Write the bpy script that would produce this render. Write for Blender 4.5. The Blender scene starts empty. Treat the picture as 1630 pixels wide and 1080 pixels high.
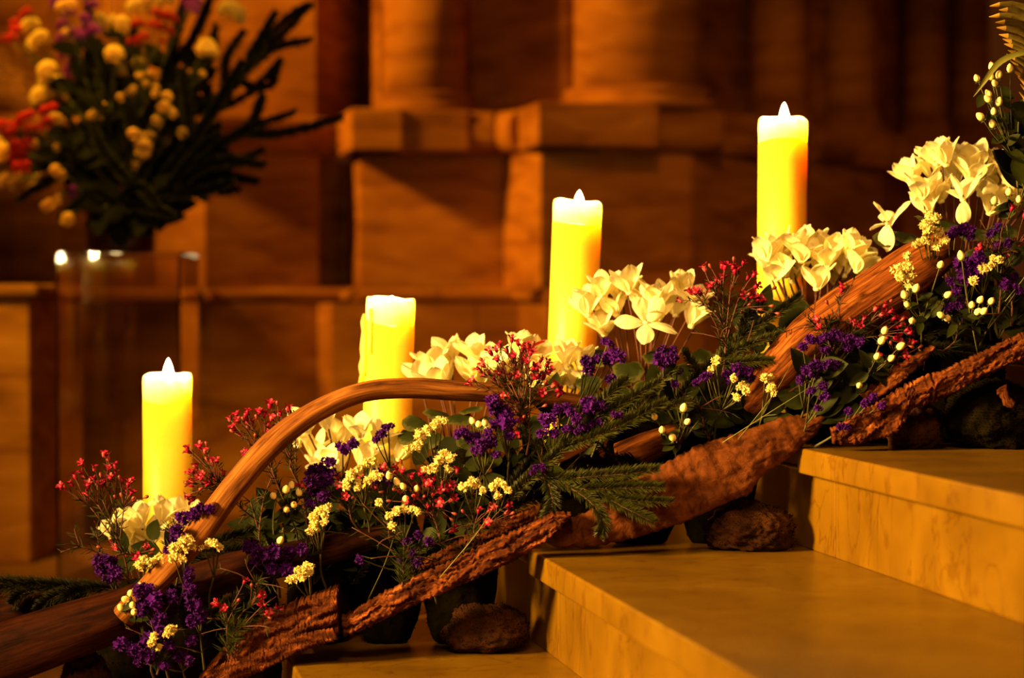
import bpy, math, random
from mathutils import Vector, Matrix, Quaternion, noise

PI = math.pi
S = bpy.context.scene
COL = S.collection

# ------------------------------------------------------------------ camera, world, lights, exposure
F = 3400.0                     # focal length in pixels of the 1630x1080 frame
HC = 0.577                     # camera height over the lowest tread
PITCH = math.atan(72.0 / F)
cam_d = bpy.data.cameras.new('camera')
cam_d.sensor_width = 36.0
cam_d.lens = F * 36.0 / 1630.0
cam_d.clip_end = 60
cam_d.dof.use_dof = True
cam_d.dof.focus_distance = 3.38
cam_d.dof.aperture_fstop = 2.5
cam = bpy.data.objects.new('camera', cam_d)
COL.objects.link(cam)
cam.location = (0, 0, HC)
cam.rotation_euler = (PI / 2 - PITCH, 0, 0)
S.camera = cam
CAM_M = cam.rotation_euler.to_matrix()

S.view_settings.view_transform = 'Standard'
S.view_settings.look = 'None'
S.view_settings.gamma = 1.0
S.view_settings.use_curve_mapping = False
S.view_settings.exposure = 0.0

w = bpy.data.worlds.new('church_air')
S.world = w
w.use_nodes = True
w.node_tree.nodes['Background'].inputs[0].default_value = (1.0, 0.22, 0.03, 1)
w.node_tree.nodes['Background'].inputs[1].default_value = 0.05


def aim(o, target):
    d = Vector(target) - o.location
    o.rotation_euler = d.to_track_quat('-Z', 'Y').to_euler()


def area_light(name, loc, target, size, power, color, spread=180):
    d = bpy.data.lights.new(name, 'AREA')
    d.shape = 'DISK'
    d.size = size
    d.energy = power
    d.color = color
    d.spread = math.radians(spread)
    o = bpy.data.objects.new(name, d)
    COL.objects.link(o)
    o.location = loc
    aim(o, target)
    return o


def spot_light(name, loc, target, power, color, angle, blend, radius):
    d = bpy.data.lights.new(name, 'SPOT')
    d.energy = power
    d.color = color
    d.spot_size = math.radians(angle)
    d.spot_blend = blend
    d.shadow_soft_size = radius
    o = bpy.data.objects.new(name, d)
    COL.objects.link(o)
    o.location = loc
    aim(o, target)
    return o


# church lamp to the left of the flowers, and the lamp that grazes the pier behind
area_light('nave_lamp', (-2.85, 1.7, 1.38), (0.55, 3.3, 0.52), 0.8, 92, (1.0, 0.57, 0.16), 56)
area_light('front_fill', (-0.3, 0.7, 2.3), (0.1, 3.45, 0.35), 0.7, 8, (1.0, 0.52, 0.16), 60)  # added fill from the camera side, not a lamp of the church
spot_light('pier_lamp', (-3.4, 5.85, 2.8), (0.3, 7.35, 1.25), 1200, (1.0, 0.41, 0.03), 50, 1.0, 0.2)
spot_light('bouquet_fill', (-1.75, 4.0, 3.0), (-1.12, 5.55, 0.95), 620, (1.0, 0.52, 0.03), 28, 0.8, 0.2)  # added spot that brightens the bouquet, no such source known
spot_light('wall_fill', (0.2, 2.2, 3.2), (1.15, 7.6, 0.65), 260, (1.0, 0.35, 0.02), 27, 1.0, 0.3)  # added frontal fill for the right part of the wall

# ------------------------------------------------------------------ helpers


def at(px, py, Y):
    """The world point at distance Y along the nave that the photograph shows at pixel (px, py)."""
    d = CAM_M @ Vector((px - 815.0, 540.0 - py, -F))
    return Vector((0, 0, HC)) + d * (Y / d.y)


def X_at(px, Y):
    return (px - 815.0) / F * Y


class MB:
    def __init__(self):
        self.v, self.f, self.m, self.g = [], [], [], []
        self.has_g = False

    def add(self, verts, faces, mat=0, grain=None):
        o = len(self.v)
        self.v += [tuple(p) for p in verts]
        if grain is not None:
            self.has_g = True
            self.g += grain
        else:
            self.g += [(p[0], p[1], p[2]) for p in verts]
        for fc in faces:
            self.f.append(tuple(i + o for i in fc))
            self.m.append(mat)

    def tube(self, path, radii, n=6, mat=0, wob=0.0, seed=0.0, gscale=1.0, flat=1.0, spin=0.0):
        path = [Vector(p) for p in path]
        N = len(path)
        if not hasattr(radii, '__len__'):
            radii = [radii] * N
        verts, faces, gr = [], [], []
        t0 = (path[1] - path[0]).normalized()
        up = Vector((0, 0, 1)) if abs(t0.z) < 0.9 else Vector((0, 1, 0))
        a = t0.cross(up).normalized()
        L = 0.0
        for i, p in enumerate(path):
            if i > 0:
                L += (p - path[i - 1]).length
            t = (path[min(i + 1, N - 1)] - path[max(i - 1, 0)]).normalized()
            a = (a - t * a.dot(t))
            a = a.normalized() if a.length > 1e-6 else t.orthogonal().normalized()
            b = t.cross(a)
            for k in range(n):
                th = 2 * PI * k / n + spin
                r = radii[i]
                if wob:
                    q = Vector((math.cos(th) * 1.4 + seed, math.sin(th) * 1.4, L * 6 + seed))
                    q2 = Vector((math.cos(th) * 5 + seed, math.sin(th) * 5, L * 9))
                    r *= 1 + wob * (noise.noise(q) + 0.6 * noise.noise(q2))
                verts.append(p + a * (math.cos(th) * r) + b * (math.sin(th) * r * flat))
                gr.append((math.cos(th) * radii[i] * gscale, math.sin(th) * radii[i] * gscale, L + seed))
        for i in range(N - 1):
            for k in range(n):
                k2 = (k + 1) % n
                faces.append((i * n + k, i * n + k2, (i + 1) * n + k2, (i + 1) * n + k))
        faces.append(tuple(reversed(range(n))))
        faces.append(tuple((N - 1) * n + k for k in range(n)))
        self.add(verts, faces, mat, gr)

    def box(self, lo, hi, mat=0):
        x0, y0, z0 = lo
        x1, y1, z1 = hi
        self.add([(x0, y0, z0), (x1, y0, z0), (x1, y1, z0), (x0, y1, z0), (x0, y0, z1), (x1, y0, z1), (x1, y1, z1), (x0, y1, z1)],
                 [(0, 3, 2, 1), (4, 5, 6, 7), (0, 1, 5, 4), (1, 2, 6, 5), (2, 3, 7, 6), (3, 0, 4, 7)], mat)

    def prism(self, plan, z0, z1, mat=0):
        """plan: counter-clockwise list of (x, y)"""
        n = len(plan)
        v = [(x, y, z0) for x, y in plan] + [(x, y, z1) for x, y in plan]
        f = [tuple(reversed(range(n))), tuple(range(n, 2 * n))]
        for i in range(n):
            j = (i + 1) % n
            f.append((i, j, n + j, n + i))
        self.add(v, f, mat)

    def lathe(self, prof, n=24, mat=0, cx=0.0, cy=0.0, fn=None):
        v, f = [], []
        for j, (r, z) in enumerate(prof):
            for k in range(n):
                th = 2 * PI * k / n
                dz = fn(th, j) if fn else 0.0
                v.append((cx + r * math.cos(th), cy + r * math.sin(th), z + dz))
        for j in range(len(prof) - 1):
            for k in range(n):
                k2 = (k + 1) % n
                f.append((j * n + k, j * n + k2, (j + 1) * n + k2, (j + 1) * n + k))
        f.append(tuple(reversed(range(n))))
        f.append(tuple((len(prof) - 1) * n + k for k in range(n)))
        self.add(v, f, mat)

    def mesh(self, name, mats, smooth=True):
        me = bpy.data.meshes.new(name)
        me.from_pydata(self.v, [], self.f)
        for m in (mats if isinstance(mats, (list, tuple)) else [mats]):
            me.materials.append(m)
        me.polygons.foreach_set('material_index', self.m)
        me.polygons.foreach_set('use_smooth', [smooth] * len(self.f))
        if self.has_g:
            at_ = me.attributes.new('grain', 'FLOAT_VECTOR', 'POINT')
            at_.data.foreach_set('vector', [c for g in self.g for c in g])
        me.update()
        return me

    def build(self, name, mats, parent=None, smooth=True, loc=None):
        return link(name, self.mesh(name, mats, smooth), parent, loc)


def link(name, me, parent=None, loc=None):
    o = bpy.data.objects.new(name, me)
    COL.objects.link(o)
    if parent is not None:
        o.parent = parent
    if loc is not None:
        o.location = loc
    return o


def tag(o, label=None, cat=None, group=None, kind=None):
    for k, v in (('label', label), ('category', cat), ('group', group), ('kind', kind)):
        if v:
            o[k] = v
    return o


def empty(name, loc, label, cat, group=None, kind=None):
    o = bpy.data.objects.new(name, None)
    o.empty_display_size = 0.02
    COL.objects.link(o)
    o.location = loc
    return tag(o, label, cat, group, kind)


def bevel(o, wd, seg=2):
    m = o.modifiers.new('bevel', 'BEVEL')
    m.width = wd
    m.segments = seg
    m.limit_method = 'ANGLE'
    m.angle_limit = math.radians(40)
    return o


def smooth_path(pts, n):
    """Catmull-Rom through pts (Vectors or tuples with last entries as extra channels)"""
    pts = [Vector(p) for p in pts]
    P = [pts[0] * 2 - pts[1]] + pts + [pts[-1] * 2 - pts[-2]]
    out = []
    segs = len(pts) - 1
    for i in range(n):
        u = i / (n - 1) * segs
        k = min(int(u), segs - 1)
        t = u - k
        a, b, c, d = P[k], P[k + 1], P[k + 2], P[k + 3]
        out.append(0.5 * ((2 * b) + (c - a) * t + (2 * a - 5 * b + 4 * c - d) * t * t + (3 * b - 3 * c + d - a) * t ** 3))
    return out


def interp(vals, n):
    out = []
    for i in range(n):
        u = i / (n - 1) * (len(vals) - 1)
        k = min(int(u), len(vals) - 2)
        out.append(vals[k] + (vals[k + 1] - vals[k]) * (u - k))
    return out


# ------------------------------------------------------------------ materials


def new_mat(name):
    m = bpy.data.materials.new(name)
    m.use_nodes = True
    return m, m.node_tree, m.node_tree.nodes['Principled BSDF']


def c4(c):
    return (c[0], c[1], c[2], 1.0)


def ramp(nt, stops):
    r = nt.nodes.new('ShaderNodeValToRGB')
    e = r.color_ramp.elements
    e[0].position, e[0].color = stops[0][0], c4(stops[0][1])
    e[1].position, e[1].color = stops[-1][0], c4(stops[-1][1])
    for p, c in stops[1:-1]:
        q = e.new(p)
        q.color = c4(c)
    return r


def noise_mat(name, stops, scale=(1, 1, 1), nscale=5.0, detail=6, rough=0.7, bump=0.0, bump_dist=0.01, coord='Object', attr=None,
              spec=0.3, distortion=0.0, rand=0.0, trans=0.0, sheen=0.0):
    m, nt, b = new_mat(name)
    N, L = nt.nodes, nt.links
    if attr:
        tc = N.new('ShaderNodeAttribute')
        tc.attribute_name = attr
        vec = tc.outputs['Vector']
    else:
        tc = N.new('ShaderNodeTexCoord')
        vec = tc.outputs[coord]
    mp = N.new('ShaderNodeMapping')
    mp.inputs['Scale'].default_value = scale
    L.new(vec, mp.inputs['Vector'])
    nz = N.new('ShaderNodeTexNoise')
    nz.inputs['Scale'].default_value = nscale
    nz.inputs['Detail'].default_value = detail
    nz.inputs['Distortion'].default_value = distortion
    L.new(mp.outputs[0], nz.inputs['Vector'])
    r = ramp(nt, stops)
    L.new(nz.outputs['Fac'], r.inputs[0])
    col = r.outputs[0]
    if rand:
        oi = N.new('ShaderNodeObjectInfo')
        hs = N.new('ShaderNodeHueSaturation')
        mr = N.new('ShaderNodeMapRange')
        mr.inputs['To Min'].default_value = 1 - rand
        mr.inputs['To Max'].default_value = 1 + rand
        L.new(oi.outputs['Random'], mr.inputs['Value'])
        L.new(mr.outputs[0], hs.inputs['Value'])
        L.new(col, hs.inputs['Color'])
        col = hs.outputs[0]
    L.new(col, b.inputs['Base Color'])
    b.inputs['Roughness'].default_value = rough
    b.inputs['Specular IOR Level'].default_value = spec
    if bump:
        bp = N.new('ShaderNodeBump')
        bp.inputs['Strength'].default_value = bump
        bp.inputs['Distance'].default_value = bump_dist
        L.new(nz.outputs['Fac'], bp.inputs['Height'])
        L.new(bp.outputs[0], b.inputs['Normal'])
    if trans:
        tr = N.new('ShaderNodeBsdfTranslucent')
        L.new(col, tr.inputs['Color'])
        mx = N.new('ShaderNodeMixShader')
        mx.inputs[0].default_value = trans
        L.new(b.outputs[0], mx.inputs[1])
        L.new(tr.outputs[0], mx.inputs[2])
        L.new(mx.outputs[0], N['Material Output'].inputs['Surface'])
    return m


def plain_mat(name, col, rough=0.5, spec=0.4, trans=0.0, rand=0.12, var=0.12):
    lo = tuple(c * (1 - var) for c in col)
    hi = tuple(min(1, c * (1 + var)) for c in col)
    return noise_mat(name, [(0.3, lo), (0.7, hi)], nscale=60, detail=3, rough=rough, spec=spec, trans=trans, rand=rand)


M = {}
M['stone'] = noise_mat('sandstone', [(0.30, (0.19, 0.065, 0.010)), (0.5, (0.33, 0.13, 0.018)), (0.72, (0.45, 0.20, 0.03))], scale=(1.2, 1.2, 4.5),
                       nscale=3.2, detail=8, rough=0.85, bump=0.35, bump_dist=0.02, spec=0.15, rand=0.16, distortion=0.6)
M['floor'] = noise_mat('floor_stone', [(0.3, (0.187, 0.079, 0.0176)), (0.7, (0.253, 0.112, 0.0264))], nscale=2.5, rough=0.5, spec=0.3)


def marble():
    m, nt, b = new_mat('golden_marble')
    N, L = nt.nodes, nt.links
    tc = N.new('ShaderNodeTexCoord')
    nz = N.new('ShaderNodeTexNoise')
    nz.inputs['Scale'].default_value = 5.5
    nz.inputs['Detail'].default_value = 8
    nz.inputs['Distortion'].default_value = 0.8
    L.new(tc.outputs['Object'], nz.inputs['Vector'])
    r = ramp(nt, [(0.28, (0.095, 0.044, 0.0012)), (0.5, (0.135, 0.066, 0.0018)), (0.75, (0.175, 0.090, 0.003))])
    L.new(nz.outputs['Fac'], r.inputs[0])
    n2 = N.new('ShaderNodeTexNoise')
    n2.inputs['Scale'].default_value = 7.0
    n2.inputs['Detail'].default_value = 9
    n2.inputs['Distortion'].default_value = 1.6
    mp = N.new('ShaderNodeMapping')
    mp.inputs['Location'].default_value = (3.3, 1.7, 0.4)
    mp.inputs['Scale'].default_value = (1.0, 1.0, 0.45)
    L.new(tc.outputs['Object'], mp.inputs[0])
    L.new(mp.outputs[0], n2.inputs['Vector'])
    r2 = ramp(nt, [(0.485, (1, 1, 1)), (0.5, (0.62, 0.5, 0.35)), (0.515, (1, 1, 1))])
    L.new(n2.outputs['Fac'], r2.inputs[0])
    n3 = N.new('ShaderNodeTexNoise')
    n3.inputs['Scale'].default_value = 22
    L.new(tc.outputs['Object'], n3.inputs['Vector'])
    r3 = ramp(nt, [(0.62, (1, 1, 1)), (0.78, (0.6, 0.45, 0.25))])
    L.new(n3.outputs['Fac'], r3.inputs[0])
    mx = N.new('ShaderNodeMixRGB')
    mx.blend_type = 'MULTIPLY'
    mx.inputs[0].default_value = 0.8
    L.new(r.outputs[0], mx.inputs[1])
    L.new(r2.outputs[0], mx.inputs[2])
    mx2 = N.new('ShaderNodeMixRGB')
    mx2.blend_type = 'MULTIPLY'
    mx2.inputs[0].default_value = 0.6
    L.new(mx.outputs[0], mx2.inputs[1])
    L.new(r3.outputs[0], mx2.inputs[2])
    L.new(mx2.outputs[0], b.inputs['Base Color'])
    b.inputs['Roughness'].default_value = 0.3
    b.inputs['Specular IOR Level'].default_value = 0.4
    return m


M['marble'] = marble()
M['joint'] = plain_mat('joint_mortar', (0.12, 0.06, 0.01), rough=0.9, spec=0.1, rand=0)


def wax_mat(name, col, rad):
    m, nt, b = new_mat(name)
    N, L = nt.nodes, nt.links
    tc = N.new('ShaderNodeTexCoord')
    nz = N.new('ShaderNodeTexNoise')
    nz.inputs['Scale'].default_value = 14
    L.new(tc.outputs['Object'], nz.inputs['Vector'])
    r = ramp(nt, [(0.3, tuple(c * 0.94 for c in col)), (0.7, col)])
    L.new(nz.outputs['Fac'], r.inputs[0])
    L.new(r.outputs[0], b.inputs['Base Color'])
    b.inputs['Roughness'].default_value = 0.45
    b.inputs['Subsurface Weight'].default_value = 1.0
    b.inputs['Subsurface Radius'].default_value = (1.0, 0.85, 0.4)
    b.inputs['Subsurface Scale'].default_value = rad
    return m


M['wax'] = wax_mat('honey_wax', (0.95, 0.66, 0.045), 0.05)

M['wax_glow'] = wax_mat('glow_tinted_wax', (0.95, 0.84, 0.55), 0.02)  # same wax, tinted paler: the flame's glow in the rim put into the colour


def emit_mat(name, col, strength):
    m, nt, b = new_mat(name)
    b.inputs['Base Color'].default_value = (0, 0, 0, 1)
    b.inputs['Emission Color'].default_value = c4(col)
    b.inputs['Emission Strength'].default_value = strength
    return m


M['flame'] = emit_mat('flame', (1.0, 0.74, 0.34), 800.0)
M['wick'] = plain_mat('burnt_wick', (0.02, 0.015, 0.01), rough=0.9)
M['petal'] = noise_mat('cyclamen_petal', [(0.3, (0.9000, 0.8148, 0.44640)), (0.7, (0.9500, 0.8924, 0.53280))], scale=(3, 3, 0.6), nscale=40, detail=3, rough=0.5, spec=0.25,
                       trans=0.35, rand=0.05)
M['red_petal'] = plain_mat('red_cyclamen_petal', (0.55, 0.01, 0.015), trans=0.2)
M['cream'] = noise_mat('cream_statice', [(0.3, (0.7200, 0.5702, 0.16380)), (0.7, (0.8280, 0.7085, 0.26460))], nscale=80, rough=0.7, trans=0.15, rand=0.08)
M['purple'] = noise_mat('purple_statice', [(0.3, (0.020, 0.001, 0.065)), (0.7, (0.075, 0.004, 0.22))], nscale=70, rough=0.7, spec=0.1, trans=0.15, rand=0.3)
M['wax_red'] = noise_mat('waxflower_red', [(0.3, (0.14, 0.001, 0.010)), (0.7, (0.33, 0.002, 0.036))], nscale=120, rough=0.5, trans=0.15, rand=0.25)
M['wax_pink'] = plain_mat('waxflower_pink_centre', (0.55, 0.06, 0.07), rough=0.5, trans=0.1)
M['bud'] = plain_mat('waxflower_bud', (0.16, 0.025, 0.012), rough=0.5)
M['berry'] = noise_mat('hypericum_berry', [(0.35, (0.88, 0.70, 0.24)), (0.7, (0.95, 0.82, 0.34))], nscale=50, rough=0.35, spec=0.5, rand=0.1)
M['berry_tip'] = plain_mat('berry_tip', (0.35, 0.06, 0.02), rough=0.5)
M['sepal'] = plain_mat('sepal_green', (0.0360, 0.0504, 0.0046), rough=0.6)
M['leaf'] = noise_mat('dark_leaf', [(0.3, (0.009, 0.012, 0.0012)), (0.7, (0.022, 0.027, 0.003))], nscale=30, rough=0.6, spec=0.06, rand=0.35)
M['grass'] = plain_mat('grass_stalk', (0.1232, 0.1232, 0.0108), rough=0.55, rand=0.2)
M['stem_red'] = plain_mat('reddish_stem', (0.0680, 0.0176, 0.0046), rough=0.7)
M['stem_green'] = plain_mat('green_stem', (0.0612, 0.0576, 0.0069), rough=0.65)
M['stem_brown'] = plain_mat('brown_twig', (0.065, 0.030, 0.0080), rough=0.8)
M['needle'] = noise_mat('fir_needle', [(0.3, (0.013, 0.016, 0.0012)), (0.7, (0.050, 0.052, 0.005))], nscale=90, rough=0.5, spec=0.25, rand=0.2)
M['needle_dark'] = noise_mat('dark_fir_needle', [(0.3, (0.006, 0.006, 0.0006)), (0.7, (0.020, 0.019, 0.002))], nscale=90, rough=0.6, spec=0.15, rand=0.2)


def cyclamen_leaf_mat():
    m, nt, b = new_mat('cyclamen_leaf')
    N, L = nt.nodes, nt.links
    at_ = N.new('ShaderNodeAttribute')
    at_.attribute_name = 'grain'
    nz = N.new('ShaderNodeTexNoise')
    nz.inputs['Scale'].default_value = 4.0
    L.new(at_.outputs['Vector'], nz.inputs['Vector'])
    ln = N.new('ShaderNodeVectorMath')
    ln.operation = 'LENGTH'
    L.new(at_.outputs['Vector'], ln.inputs[0])
    ad = N.new('ShaderNodeMath')
    ad.operation = 'MULTIPLY_ADD'
    L.new(nz.outputs['Fac'], ad.inputs[0])
    ad.inputs[1].default_value = 0.6
    L.new(ln.outputs['Value'], ad.inputs[2])
    r = ramp(nt, [(0.55, (0.011, 0.015, 0.002)), (0.8, (0.015, 0.02, 0.003)), (0.95, (0.05, 0.05, 0.012)), (1.0, (0.045, 0.042, 0.010))])
    e = r.color_ramp.elements
    mul = N.new('ShaderNodeMath')
    mul.operation = 'MULTIPLY'
    mul.inputs[1].default_value = 0.78
    L.new(ad.outputs[0], mul.inputs[0])
    L.new(mul.outputs[0], r.inputs[0])
    L.new(r.outputs[0], b.inputs['Base Color'])
    b.inputs['Roughness'].default_value = 0.55
    return m


M['cyc_leaf'] = cyclamen_leaf_mat()
M['cyc_leaf'].node_tree.nodes['Principled BSDF'].inputs['Specular IOR Level'].default_value = 0.06


def wood_mat(name, stops, crack=0.5, bump=0.6, rough=0.75, sc=(60, 60, 4)):
    m, nt, b = new_mat(name)
    N, L = nt.nodes, nt.links
    a = N.new('ShaderNodeAttribute')
    a.attribute_name = 'grain'
    mp = N.new('ShaderNodeMapping')
    mp.inputs['Scale'].default_value = sc
    L.new(a.outputs['Vector'], mp.inputs[0])
    nz = N.new('ShaderNodeTexNoise')
    nz.inputs['Scale'].default_value = 1.6
    nz.inputs['Detail'].default_value = 9
    nz.inputs['Roughness'].default_value = 0.62
    nz.inputs['Distortion'].default_value = 0.7
    L.new(mp.outputs[0], nz.inputs['Vector'])
    r = ramp(nt, stops)
    L.new(nz.outputs['Fac'], r.inputs[0])
    mp2 = N.new('ShaderNodeMapping')
    mp2.inputs['Scale'].default_value = (sc[0] * 0.5, sc[1] * 0.5, sc[2] * 2.5)
    L.new(a.outputs['Vector'], mp2.inputs[0])
    n2 = N.new('ShaderNodeTexNoise')
    n2.inputs['Scale'].default_value = 1.5
    n2.inputs['Detail'].default_value = 4
    L.new(mp2.outputs[0], n2.inputs['Vector'])
    r2 = ramp(nt, [(0.30, (0.25, 0.2, 0.18)), (0.46, (1, 1, 1))])
    L.new(n2.outputs['Fac'], r2.inputs[0])
    mx = N.new('ShaderNodeMixRGB')
    mx.blend_type = 'MULTIPLY'
    mx.inputs[0].default_value = crack
    L.new(r.outputs[0], mx.inputs[1])
    L.new(r2.outputs[0], mx.inputs[2])
    L.new(mx.outputs[0], b.inputs['Base Color'])
    b.inputs['Roughness'].default_value = rough
    b.inputs['Specular IOR Level'].default_value = 0.06
    bp = N.new('ShaderNodeBump')
    bp.inputs['Strength'].default_value = bump
    bp.inputs['Distance'].default_value = 0.004
    L.new(nz.outputs['Fac'], bp.inputs['Height'])
    L.new(bp.outputs[0], b.inputs['Normal'])
    return m


M['driftwood'] = wood_mat('driftwood', [(0.30, (0.025, 0.007, 0.0015)), (0.47, (0.13, 0.043, 0.007)), (0.60, (0.22, 0.085, 0.014)), (0.78, (0.34, 0.15, 0.028))], crack=0.6, sc=(75, 75, 4))
M['wood_red'] = wood_mat('reddish_wood', [(0.32, (0.020, 0.005, 0.001)), (0.48, (0.13, 0.034, 0.005)), (0.62, (0.24, 0.075, 0.011)), (0.8, (0.34, 0.13, 0.02))], crack=0.85, sc=(85, 85, 6))
M['wood_dark'] = wood_mat('dark_wood', [(0.32, (0.0034, 0.0006, 0.00013)), (0.5, (0.0189, 0.0036, 0.00054)), (0.75, (0.0420, 0.0097, 0.00134))], crack=0.85, sc=(50, 50, 6))
M['bark'] = wood_mat('rough_bark', [(0.32, (0.0108, 0.0022, 0.00043)), (0.48, (0.0540, 0.0125, 0.00216)), (0.60, (0.1350, 0.0354, 0.00576)), (0.74, (0.3600, 0.1255, 0.02160))], crack=0.8, bump=1.0, sc=(85, 85, 14))
M['bark_flat'] = wood_mat('flat_bark', [(0.28, (0.0213, 0.0058, 0.00102)), (0.45, (0.0723, 0.0195, 0.00340)), (0.7, (0.1275, 0.0383, 0.00680))], crack=0.55, bump=0.7, sc=(40, 40, 30))
M['cutwood'] = plain_mat('fresh_wood', (0.385, 0.154, 0.0280), rough=0.7)
M['terracotta'] = noise_mat('terracotta', [(0.3, (0.1617, 0.0490, 0.0123)), (0.7, (0.2121, 0.0742, 0.0197))], nscale=20, rough=0.85, rand=0.1)
M['soil'] = plain_mat('soil', (0.03, 0.015, 0.007), rough=1.0, spec=0.1)
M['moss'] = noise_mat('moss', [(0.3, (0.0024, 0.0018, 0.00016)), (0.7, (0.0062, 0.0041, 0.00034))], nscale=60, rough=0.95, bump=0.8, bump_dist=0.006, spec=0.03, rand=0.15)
M['rock'] = noise_mat('mossy_rock', [(0.35, (0.0183, 0.0062, 0.00097)), (0.55, (0.0365, 0.0114, 0.00167)), (0.75, (0.0547, 0.0172, 0.00243))], nscale=25, rough=0.95, bump=1.0,
                      bump_dist=0.006, spec=0.1)
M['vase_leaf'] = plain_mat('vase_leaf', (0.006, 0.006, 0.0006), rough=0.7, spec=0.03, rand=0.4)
M['redglass'] = plain_mat('red_lacquer', (0.0325, 0.0010, 0.00064), rough=0.35, spec=0.35, rand=0)
M['mum'] = noise_mat('cream_mum', [(0.3, (0.8000, 0.4950, 0.08000)), (0.7, (0.9200, 0.6480, 0.13000))], nscale=60, rough=0.7, trans=0.15, rand=0.12)
M['mum_small'] = plain_mat('small_cream_flower', (0.7200, 0.3960, 0.07200), rough=0.7, rand=0.2)
M['red_bloom'] = plain_mat('red_bloom', (0.4875, 0.0090, 0.00720), rough=0.6, rand=0.25)
M['violet_bloom'] = plain_mat('violet_bloom', (0.20, 0.006, 0.26), rough=0.6, rand=0.3)
M['dried_grass'] = plain_mat('dried_grass', (0.45, 0.17, 0.03), rough=0.8, rand=0.2)
M['frond'] = noise_mat('dry_frond', [(0.3, (0.10, 0.075, 0.012)), (0.7, (0.22, 0.16, 0.025))], nscale=40, rough=0.4, spec=0.5, rand=0.2)
M['frond_tip'] = plain_mat('frond_tip', (0.55, 0.33, 0.05), rough=0.4)


def acrylic():
    m, nt, b = new_mat('clear_acrylic')
    b.inputs['Base Color'].default_value = (1.0, 0.93, 0.85, 1)
    b.inputs['Roughness'].default_value = 0.02
    b.inputs['IOR'].default_value = 1.45
    b.inputs['Transmission Weight'].default_value = 1.0
    return m


M['acrylic'] = acrylic()

# ------------------------------------------------------------------ setting: floor, pier, columns, steps
ZF = -0.165
fl = MB()
fl.box((-6, -0.5, ZF - 0.1), (6, 13, ZF))
tag(fl.build('floor', M['floor'], smooth=False), 'brown stone church floor behind the lowest candle', 'floor', kind='structure')

pier = empty('wall_back', at(815, 468, 7.2), 'orange lit sandstone pier wall with moulded plinth behind the candles', 'wall', kind='structure')
pier.location.z = ZF
PO = Vector(pier.location)


def wpt(px, Y):
    return Vector((X_at(px, Y), Y))


def zpx(py, Y):
    return HC + (468.0 - py) * Y / F


def stone(p0, p1, prof, name='stone_block', gap=0.001, bev=0.004):
    """One block of the wall: the profile [(outward, z)] (clockwise seen from the right end) swept from p0 to p1 (plan points)."""
    d = (p1 - p0)
    L = d.length
    d = d / L
    nrm = Vector((d.y, -d.x))
    n = len(prof)
    m = MB()
    v = []
    for s in (gap, L - gap):
        for o, z in prof:
            q = p0 + d * s + nrm * o
            v.append((q.x - PO.x, q.y - PO.y, z - PO.z))
    f = [tuple(range(n)), tuple(reversed(range(n, 2 * n)))]
    for i in range(n):
        j = (i + 1) % n
        f.append((i, n + i, n + j, j))
    m.add(v, f)
    ob = m.build(name, M['stone'], pier, smooth=False)
    bevel(ob, bev)
    return ob


def flat_prof(z0, z1, back=-0.4):
    return [(back, z0), (0, z0), (0, z1), (back, z1)]


def roll_prof(z0, z1, out=0.05, back=-0.35):
    pts = [(back, z0)]
    h = z1 - z0
    for i in range(9):
        a = -PI / 2 + PI * i / 8
        pts.append((out * math.cos(a), z0 + h / 2 + h / 2 * math.sin(a)))
    pts.append((back, z1))
    return pts


def ledge_prof(z0, z1, out=0.05, back=-0.4):
    h = z1 - z0
    return [(back, z0), (0, z0), (out, z0 + h * 0.25), (out, z0 + h * 0.7), (out * 0.3, z1), (back, z1)]


def run(poly, z0, z1, splits, kind='flat', out=0.05, name='stone_block'):
    """A course of stones along the plan polyline; splits[i] = fractions where segment i has upright joints."""
    for i in range(len(poly) - 1):
        a, b = poly[i], poly[i + 1]
        cuts = [0.0] + list(splits[i] if i < len(splits) else []) + [1.0]
        for u, v_ in zip(cuts[:-1], cuts[1:]):
            prof = flat_prof(z0, z1) if kind == 'flat' else roll_prof(z0, z1, out) if kind == 'roll' else ledge_prof(z0, z1, out)
            stone(a + (b - a) * u, a + (b - a) * v_, prof, name)


# upright pieces of the plan, left to right (pixel, distance)
z_ledge0, z_ledge1 = zpx(484, 7.0), zpx(458, 7.0)
z_corn0, z_corn1 = zpx(238, 7.0), zpx(170, 7.0)
z_low = ZF
# lower plinth
low = [wpt(-160, 7.1), wpt(330, 7.1), wpt(505, 7.22), wpt(527, 7.0), wpt(838, 7.0), wpt(872, 6.74), wpt(1120, 6.92), wpt(1420, 7.9), wpt(1600, 8.6)]
zm = z_low + (z_ledge0 - z_low) * 0.46
run(low, z_low, zm, [(0.3, 0.72), (0.5,), (), (0.45,), (), (0.5,), (0.5,), ()])
run(low, zm, z_ledge0, [(0.55,), (), (), (0.3, 0.75), (), (0.4,), (0.6,), ()])
# ledge moulding
led = [wpt(-160, 7.05), wpt(315, 7.05), wpt(335, 7.15), wpt(560, 7.3), wpt(572, 7.08), wpt(832, 7.08), wpt(866, 6.82), wpt(1120, 7.0), wpt(1420, 7.98), wpt(1600, 8.68)]
run(led, z_ledge0, z_ledge1, [(0.5,), (), (0.5,), (), (0.5,), (), (0.5,), (0.5,), ()], 'ledge', 0.045, 'ledge_stone')
# dado
dado = [wpt(-160, 7.5), wpt(20, 7.3), wpt(100, 7.3), wpt(302, 7.42), wpt(326, 7.2), wpt(552, 7.66), wpt(572, 7.24), wpt(800, 7.26), wpt(860, 6.98), wpt(1100, 7.12), wpt(1400, 8.06),
        wpt(1440, 8.5), wpt(1580, 8.9)]
run(dado, z_ledge1, z_corn0, [(), (), (0.5,), (), (), (), (), (), (), (0.45,), (), ()])
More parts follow.
